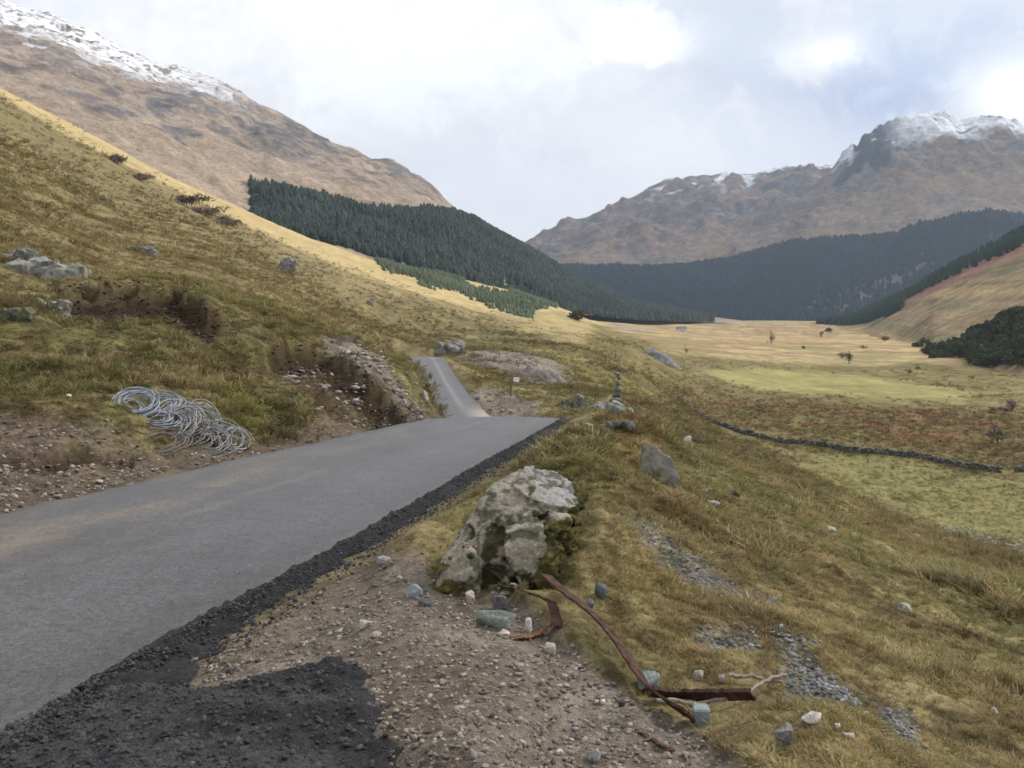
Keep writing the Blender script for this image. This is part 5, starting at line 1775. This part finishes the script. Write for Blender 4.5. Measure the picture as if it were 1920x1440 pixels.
# ------------------------------------------------------------------ small trees and shrubs, each its own thing
M_trunk = plain_material('bark', (.085, .065, .05), .95, .3, 3)


def leaf_mat(name, c):
    return plain_material(name, c, .95, .35, 1.2, 0, .1)


L_dark, L_olive, L_brown = leaf_mat('dark_leaf', (.040, .045, .018)), leaf_mat('olive_leaf', (.085, .08, .035)), leaf_mat('bare_twigs', (.19, .145, .12))


def crown_mesh(name, w_, h_, base, seed, mat, n_=260, leaf=.10, twig=False):
    r = np.random.default_rng(seed)
    cl_ = r.normal(0, 1, (9, 3)) * [w_ * .24, w_ * .24, h_ * .2] + [0, 0, base + h_ * .5]
    V, Fc = [], []
    for k_ in range(n_):
        c = cl_[r.integers(0, 9)]
        q = c + r.normal(0, 1, 3) * [w_ * .13, w_ * .13, h_ * .13]
        s = leaf * w_ * r.uniform(.5, 1.2)
        a, b = r.normal(0, 1, 3), r.normal(0, 1, 3)
        a = a / np.linalg.norm(a) * s
        b = b / np.linalg.norm(b) * s * (.15 if twig else .7)
        i0 = len(V)
        V += [q - a, q + b, q + a, q - b]
        Fc.append([i0, i0 + 1, i0 + 2, i0 + 3])
    return mesh_np(name, np.array(V), np.array(Fc), mat, None, False)


def small_tree(px, py, wpx, hpx, label, mat, seed, twig=False, cat='tree', group=None, name='tree'):
    g, _ = ground_px(px, py)
    k = g.y / 1600
    W, H = wpx * k, hpx * k
    o = thing(name, label, cat, g, (0, 0, seed), group)
    tb = H * (.12 if cat == 'shrub' else .22)
    limbs = [tube([(0, 0, -.1 * H), (0, 0, tb), (.03 * W, 0, H * .6)], np.array([.05, .04, .015]) * H, 6)]
    for q in range(3):
        a = seed + q * 2.1
        limbs.append(tube([(0, 0, tb), (.16 * W * math.cos(a), .16 * W * math.sin(a), H * .45), (.3 * W * math.cos(a), .3 * W * math.sin(a), H * .72)], np.array([.025, .018, .006]) * H, 5))
    link('trunk', mesh_tubes('trunk', limbs, M_trunk), o)
    link('crown', crown_mesh('crown', W, H * .88, H * .12, 800 + seed, mat, 320 if wpx > 12 else 160, .09 if not twig else .16, twig), o)
    return o


TREES = [
    (1446, 644, 14, 22, 'lone dark tree standing out on the tan valley floor', L_brown, 'tree'),
    (1540, 632, 10, 14, 'small dark tree at the right edge of the valley floor', L_dark, 'tree'),
    (1552, 624, 16, 10, 'low grey-green bush just behind the small dark tree', L_olive, 'shrub'),
    (1287, 663, 8, 14, 'thin green sapling beside the gravel heap', L_olive, 'tree'),
    (1080, 600, 34, 20, 'round grey-green bush on the pale shoulder below the plantation', L_olive, 'shrub'),
    (1703, 702, 12, 12, 'dark round bush on the valley floor, left one of the pair', L_dark, 'shrub'),
    (1720, 694, 10, 8, 'dark round bush on the valley floor, right one of the pair', L_dark, 'shrub'),
    (1592, 682, 16, 22, 'slender grey bush in the tan rushes', L_olive, 'shrub'),
    (1578, 672, 14, 12, 'low brown bush above the slender grey one', L_brown, 'shrub'),
    (1823, 712, 9, 9, 'small dark bush below the evergreen thicket', L_dark, 'shrub'),
    (1898, 770, 26, 22, 'dark brown shrub in bracken near the right edge', L_brown, 'shrub'),
    (1868, 775, 30, 12, 'low dark shrub left of the brown one in bracken', L_brown, 'shrub'),
    (1870, 832, 40, 34, 'sprawling leafless shrub behind the wall at right', L_brown, 'shrub'),
    (1618, 655, 12, 8, 'tiny olive bush where the valley floor meets the slope', L_olive, 'shrub'),
    (1660, 640, 14, 10, 'small olive bush low on the right-hand slope', L_olive, 'shrub'),
    (1505, 655, 10, 7, 'low tuft of bush right of the lone tree', L_olive, 'shrub'),
    (215, 304, 46, 13, 'purplish leafless shrub below the crest, highest of the row', L_brown, 'shrub'),
    (262, 338, 40, 12, 'purplish leafless shrub in the row, below the highest', L_brown, 'shrub'),
    (345, 384, 56, 16, 'dark leafless shrub in the middle of the row on the crest', L_brown, 'shrub'),
    (385, 405, 60, 17, 'broad leafless shrub on the crest next to the lowest', L_brown, 'shrub'),
    (425, 424, 46, 15, 'leafless shrub lowest in the row on the crest', L_brown, 'shrub'),
]
for i, (px, py, w_, h_, lb, mt, ct2) in enumerate(TREES):
    small_tree(px, py, w_, h_, lb, mt, i + 1, mt is L_brown, ct2, name='shrub' if ct2 == 'shrub' else 'tree')
print('things', time.time() - T0)

# ------------------------------------------------------------------ gravel, rubble and crumbs
def pebble_src(name, mat, seed0, cuts=6):
    ms = []
    for i in range(4):
        V_, Fc = rock_verts(seed0 + i, (.5, .42, .30), 1, cuts, .08)
        ms.append(mesh_np('%s%d' % (name, i), V_, Fc, mat, None, False, np.ones(len(V_))))
    return source(name, ms)


M_peb = instance_material('pebbles', .9, .15, .25, 0, 8)
pebbles = pebble_src('pebble', M_peb, 900)


def strew(name, mask, count, smin, smax, palette, label, cat, seed, rmax=1e9, far=False, power=2.2, cmin=0, cmax=NF):
    r = np.random.default_rng(seed)
    m = (mask * (GR < rmax))[:, :NF]
    p = (m * np.ones_like(m)).ravel()
    p = p / p.sum()
    k = r.choice(len(p), count, p=p)
    i, j = k // NF, k % NF
    s = smin + (smax - smin) * r.random(count) ** power
    x = GX[i, j] + r.normal(0, .006, count) * GR[i, j]
    y = GY[i, j] + r.normal(0, .008, count) * GR[i, j]
    pal = np.array(palette)
    t = pal[r.integers(0, len(pal), count)] * (1 + .3 * (r.random((count, 1)) - .5))
    rt = np.stack([r.normal(0, .25, count), r.normal(0, .25, count), r.uniform(0, 6.28, count)], -1)
    sc3 = np.stack([s * r.uniform(.8, 1.3, count), s * r.uniform(.7, 1.1, count), s * r.uniform(.5, 1.0, count)], -1)
    return scatter(name, np.stack([x, y, GZ[i, j] + EYE + s * .05], -1), rt, sc3, t, r.integers(0, 4, count), pebbles, label, cat)


GP = [(.22, .185, .15), (.16, .135, .11), (.30, .25, .21), (.33, .29, .25), (.12, .10, .085), (.22, .20, .185), (.19, .15, .125)]
strew('gravel', Z_gravel * (1 - roadm) * (GR > 2.6), 16000, .005, .042, GP, 'brown gravel and pebbles of the pull-in beside the road', 'gravel', 11, 9, power=3.5)
SP = [(.165, .168, .168), (.205, .208, .205), (.11, .115, .118), (.26, .26, .255), (.14, .143, .135)]
strew('shingle', np.maximum(Z_shing2, Z_shing4 * .6), 2200, .012, .055, SP, 'blue-grey stone chippings spilled down the right-hand slope', 'stone chippings', 12, 10)
strew('scree', np.maximum(Z_shing1, Z_shing3 * .7), 3600, .012, .055, SP, 'mossy grey scree in the grass right of the boulder', 'scree', 13, 14)
DP = [(.20, .165, .13), (.27, .23, .19), (.13, .105, .08), (.34, .30, .26), (.16, .13, .10)]
strew('roadside_rubble', np.maximum(Z_dirt * (1 - roadm), peat3 * .3), 6500, .012, .10, DP, 'brown dirt clods and rubble along the left verge', 'rubble', 14, 30, power=5)
strew('bank_scree', np.maximum(Z_scree, Z_scarp2 * .3), 1600, .06, .30, [(.25, .215, .19), (.31, .275, .25), (.19, .16, .145), (.37, .34, .31)], 'pinkish grey scree below the cut bank by the dip', 'scree', 15, 60)
rub = zone([(1715, 990), (1760, 990), (1920, 1020), (2300, 1060), (2300, 1085), (1920, 1046), (1800, 1025)], 5, 40, 160, 5, 3)
strew('field_rubble', rub, 2200, .15, .65, [(.24, .225, .21), (.30, .29, .28), (.18, .17, .16), (.27, .24, .22)], 'band of grey rubble along the near edge of the field', 'rubble', 16, 170)
strew('heap_rubble', np.maximum(Z_heap, Z_bare * .6), 1500, .10, .5, [(.25, .215, .19), (.32, .28, .25), (.19, .16, .145)], 'rubble strewn around the spoil heaps by the bend', 'rubble', 17, 160)
strew('peat_clods', np.maximum(peat1 * sstep(-12, 2, sg1), peat2 * sstep(-12, 2, sg2)), 2600, .03, .16, [(.045, .030, .020), (.07, .048, .032), (.03, .022, .016), (.10, .075, .05)], 'dark crumbling peat exposed along the cut bank', 'peat', 19, 45, power=2)
yy = 3.8 + np.random.default_rng(77).random(3200) ** 1.7 * 13
q_ = np.random.default_rng(78).random(3200)
xx = road_l(yy) + (road_r(yy) - road_l(yy)) * q_
s = .004 + .009 * np.random.default_rng(79).random(3200) ** 3
scatter('road_grit', np.stack([xx, yy, road_z(yy) + .05 * (1 - (2 * q_ - 1) ** 2) + EYE + .002], -1), np.random.default_rng(80).uniform(0, 6, (3200, 3)), np.stack([s, s, s * .7], -1),
        colr(.20, .19, .18)[None] * (.4 + 1.0 * np.random.default_rng(81).random((3200, 1))), np.random.default_rng(82).integers(0, 4, 3200), pebbles, 'loose pale grit scattered over the grey road surface', 'grit')
# crumbs along the ragged black edge and over the apron
r = np.random.default_rng(18)
ne_ = 9000
yy = 3.3 + (r.random(ne_) ** 1.6) * 17
wq = np.abs(r.normal(0, .22, ne_))
xx = road_r(yy) - .03 + wq
zz = np.array([ground_xy(a, b) for a, b in zip(xx, yy)])
sel = apm.ravel() > .5
ii = r.choice(np.flatnonzero(sel), 7500)
P1 = np.stack([xx, yy, np.maximum(zz + .004, lerp(road_z(yy) + EYE + .02, zz, sstep(.05, .24, wq))) + .006], -1)
P2 = np.stack([ax.ravel()[ii], ay.ravel()[ii], azz.ravel()[ii] + EYE + .002], -1)
P = np.vstack([P1, P2])
s = .008 + .034 * r.random(len(P)) ** 3
scatter('tarmac_crumbs', P, np.stack([r.normal(0, .4, len(P)), r.normal(0, .4, len(P)), r.uniform(0, 6, len(P))], -1), np.stack([s, s, s * .8], -1),
        colr(.04, .04, .044)[None] * (1 + .9 * r.random((len(P), 1)) ** 3), r.integers(0, 4, len(P)), pebbles, 'loose black tarmac crumbs along the road edge and apron', 'tarmac crumbs')

# ------------------------------------------------------------------ the air
HZ = boxes_mesh('haze', [(0, 2500, 470, 9000, 9000, 1260, 0)], bpy.data.materials.new('air'))
mh = HZ.materials[0]
mh.use_nodes = True
th = NT(mh.node_tree)
oh = th.n('ShaderNodeOutputMaterial')
pv = th.n('ShaderNodeVolumePrincipled')
pv.inputs['Color'].default_value = (.66, .80, .97, 1)
pv.inputs['Density'].default_value = .00008
pv.inputs['Anisotropy'].default_value = 0.2
th.l(pv.outputs[0], oh.inputs['Volume'])
link('haze', HZ, None, 'thin blue haze filling the glen', 'haze', kind='stuff')
print('done', time.time() - T0)
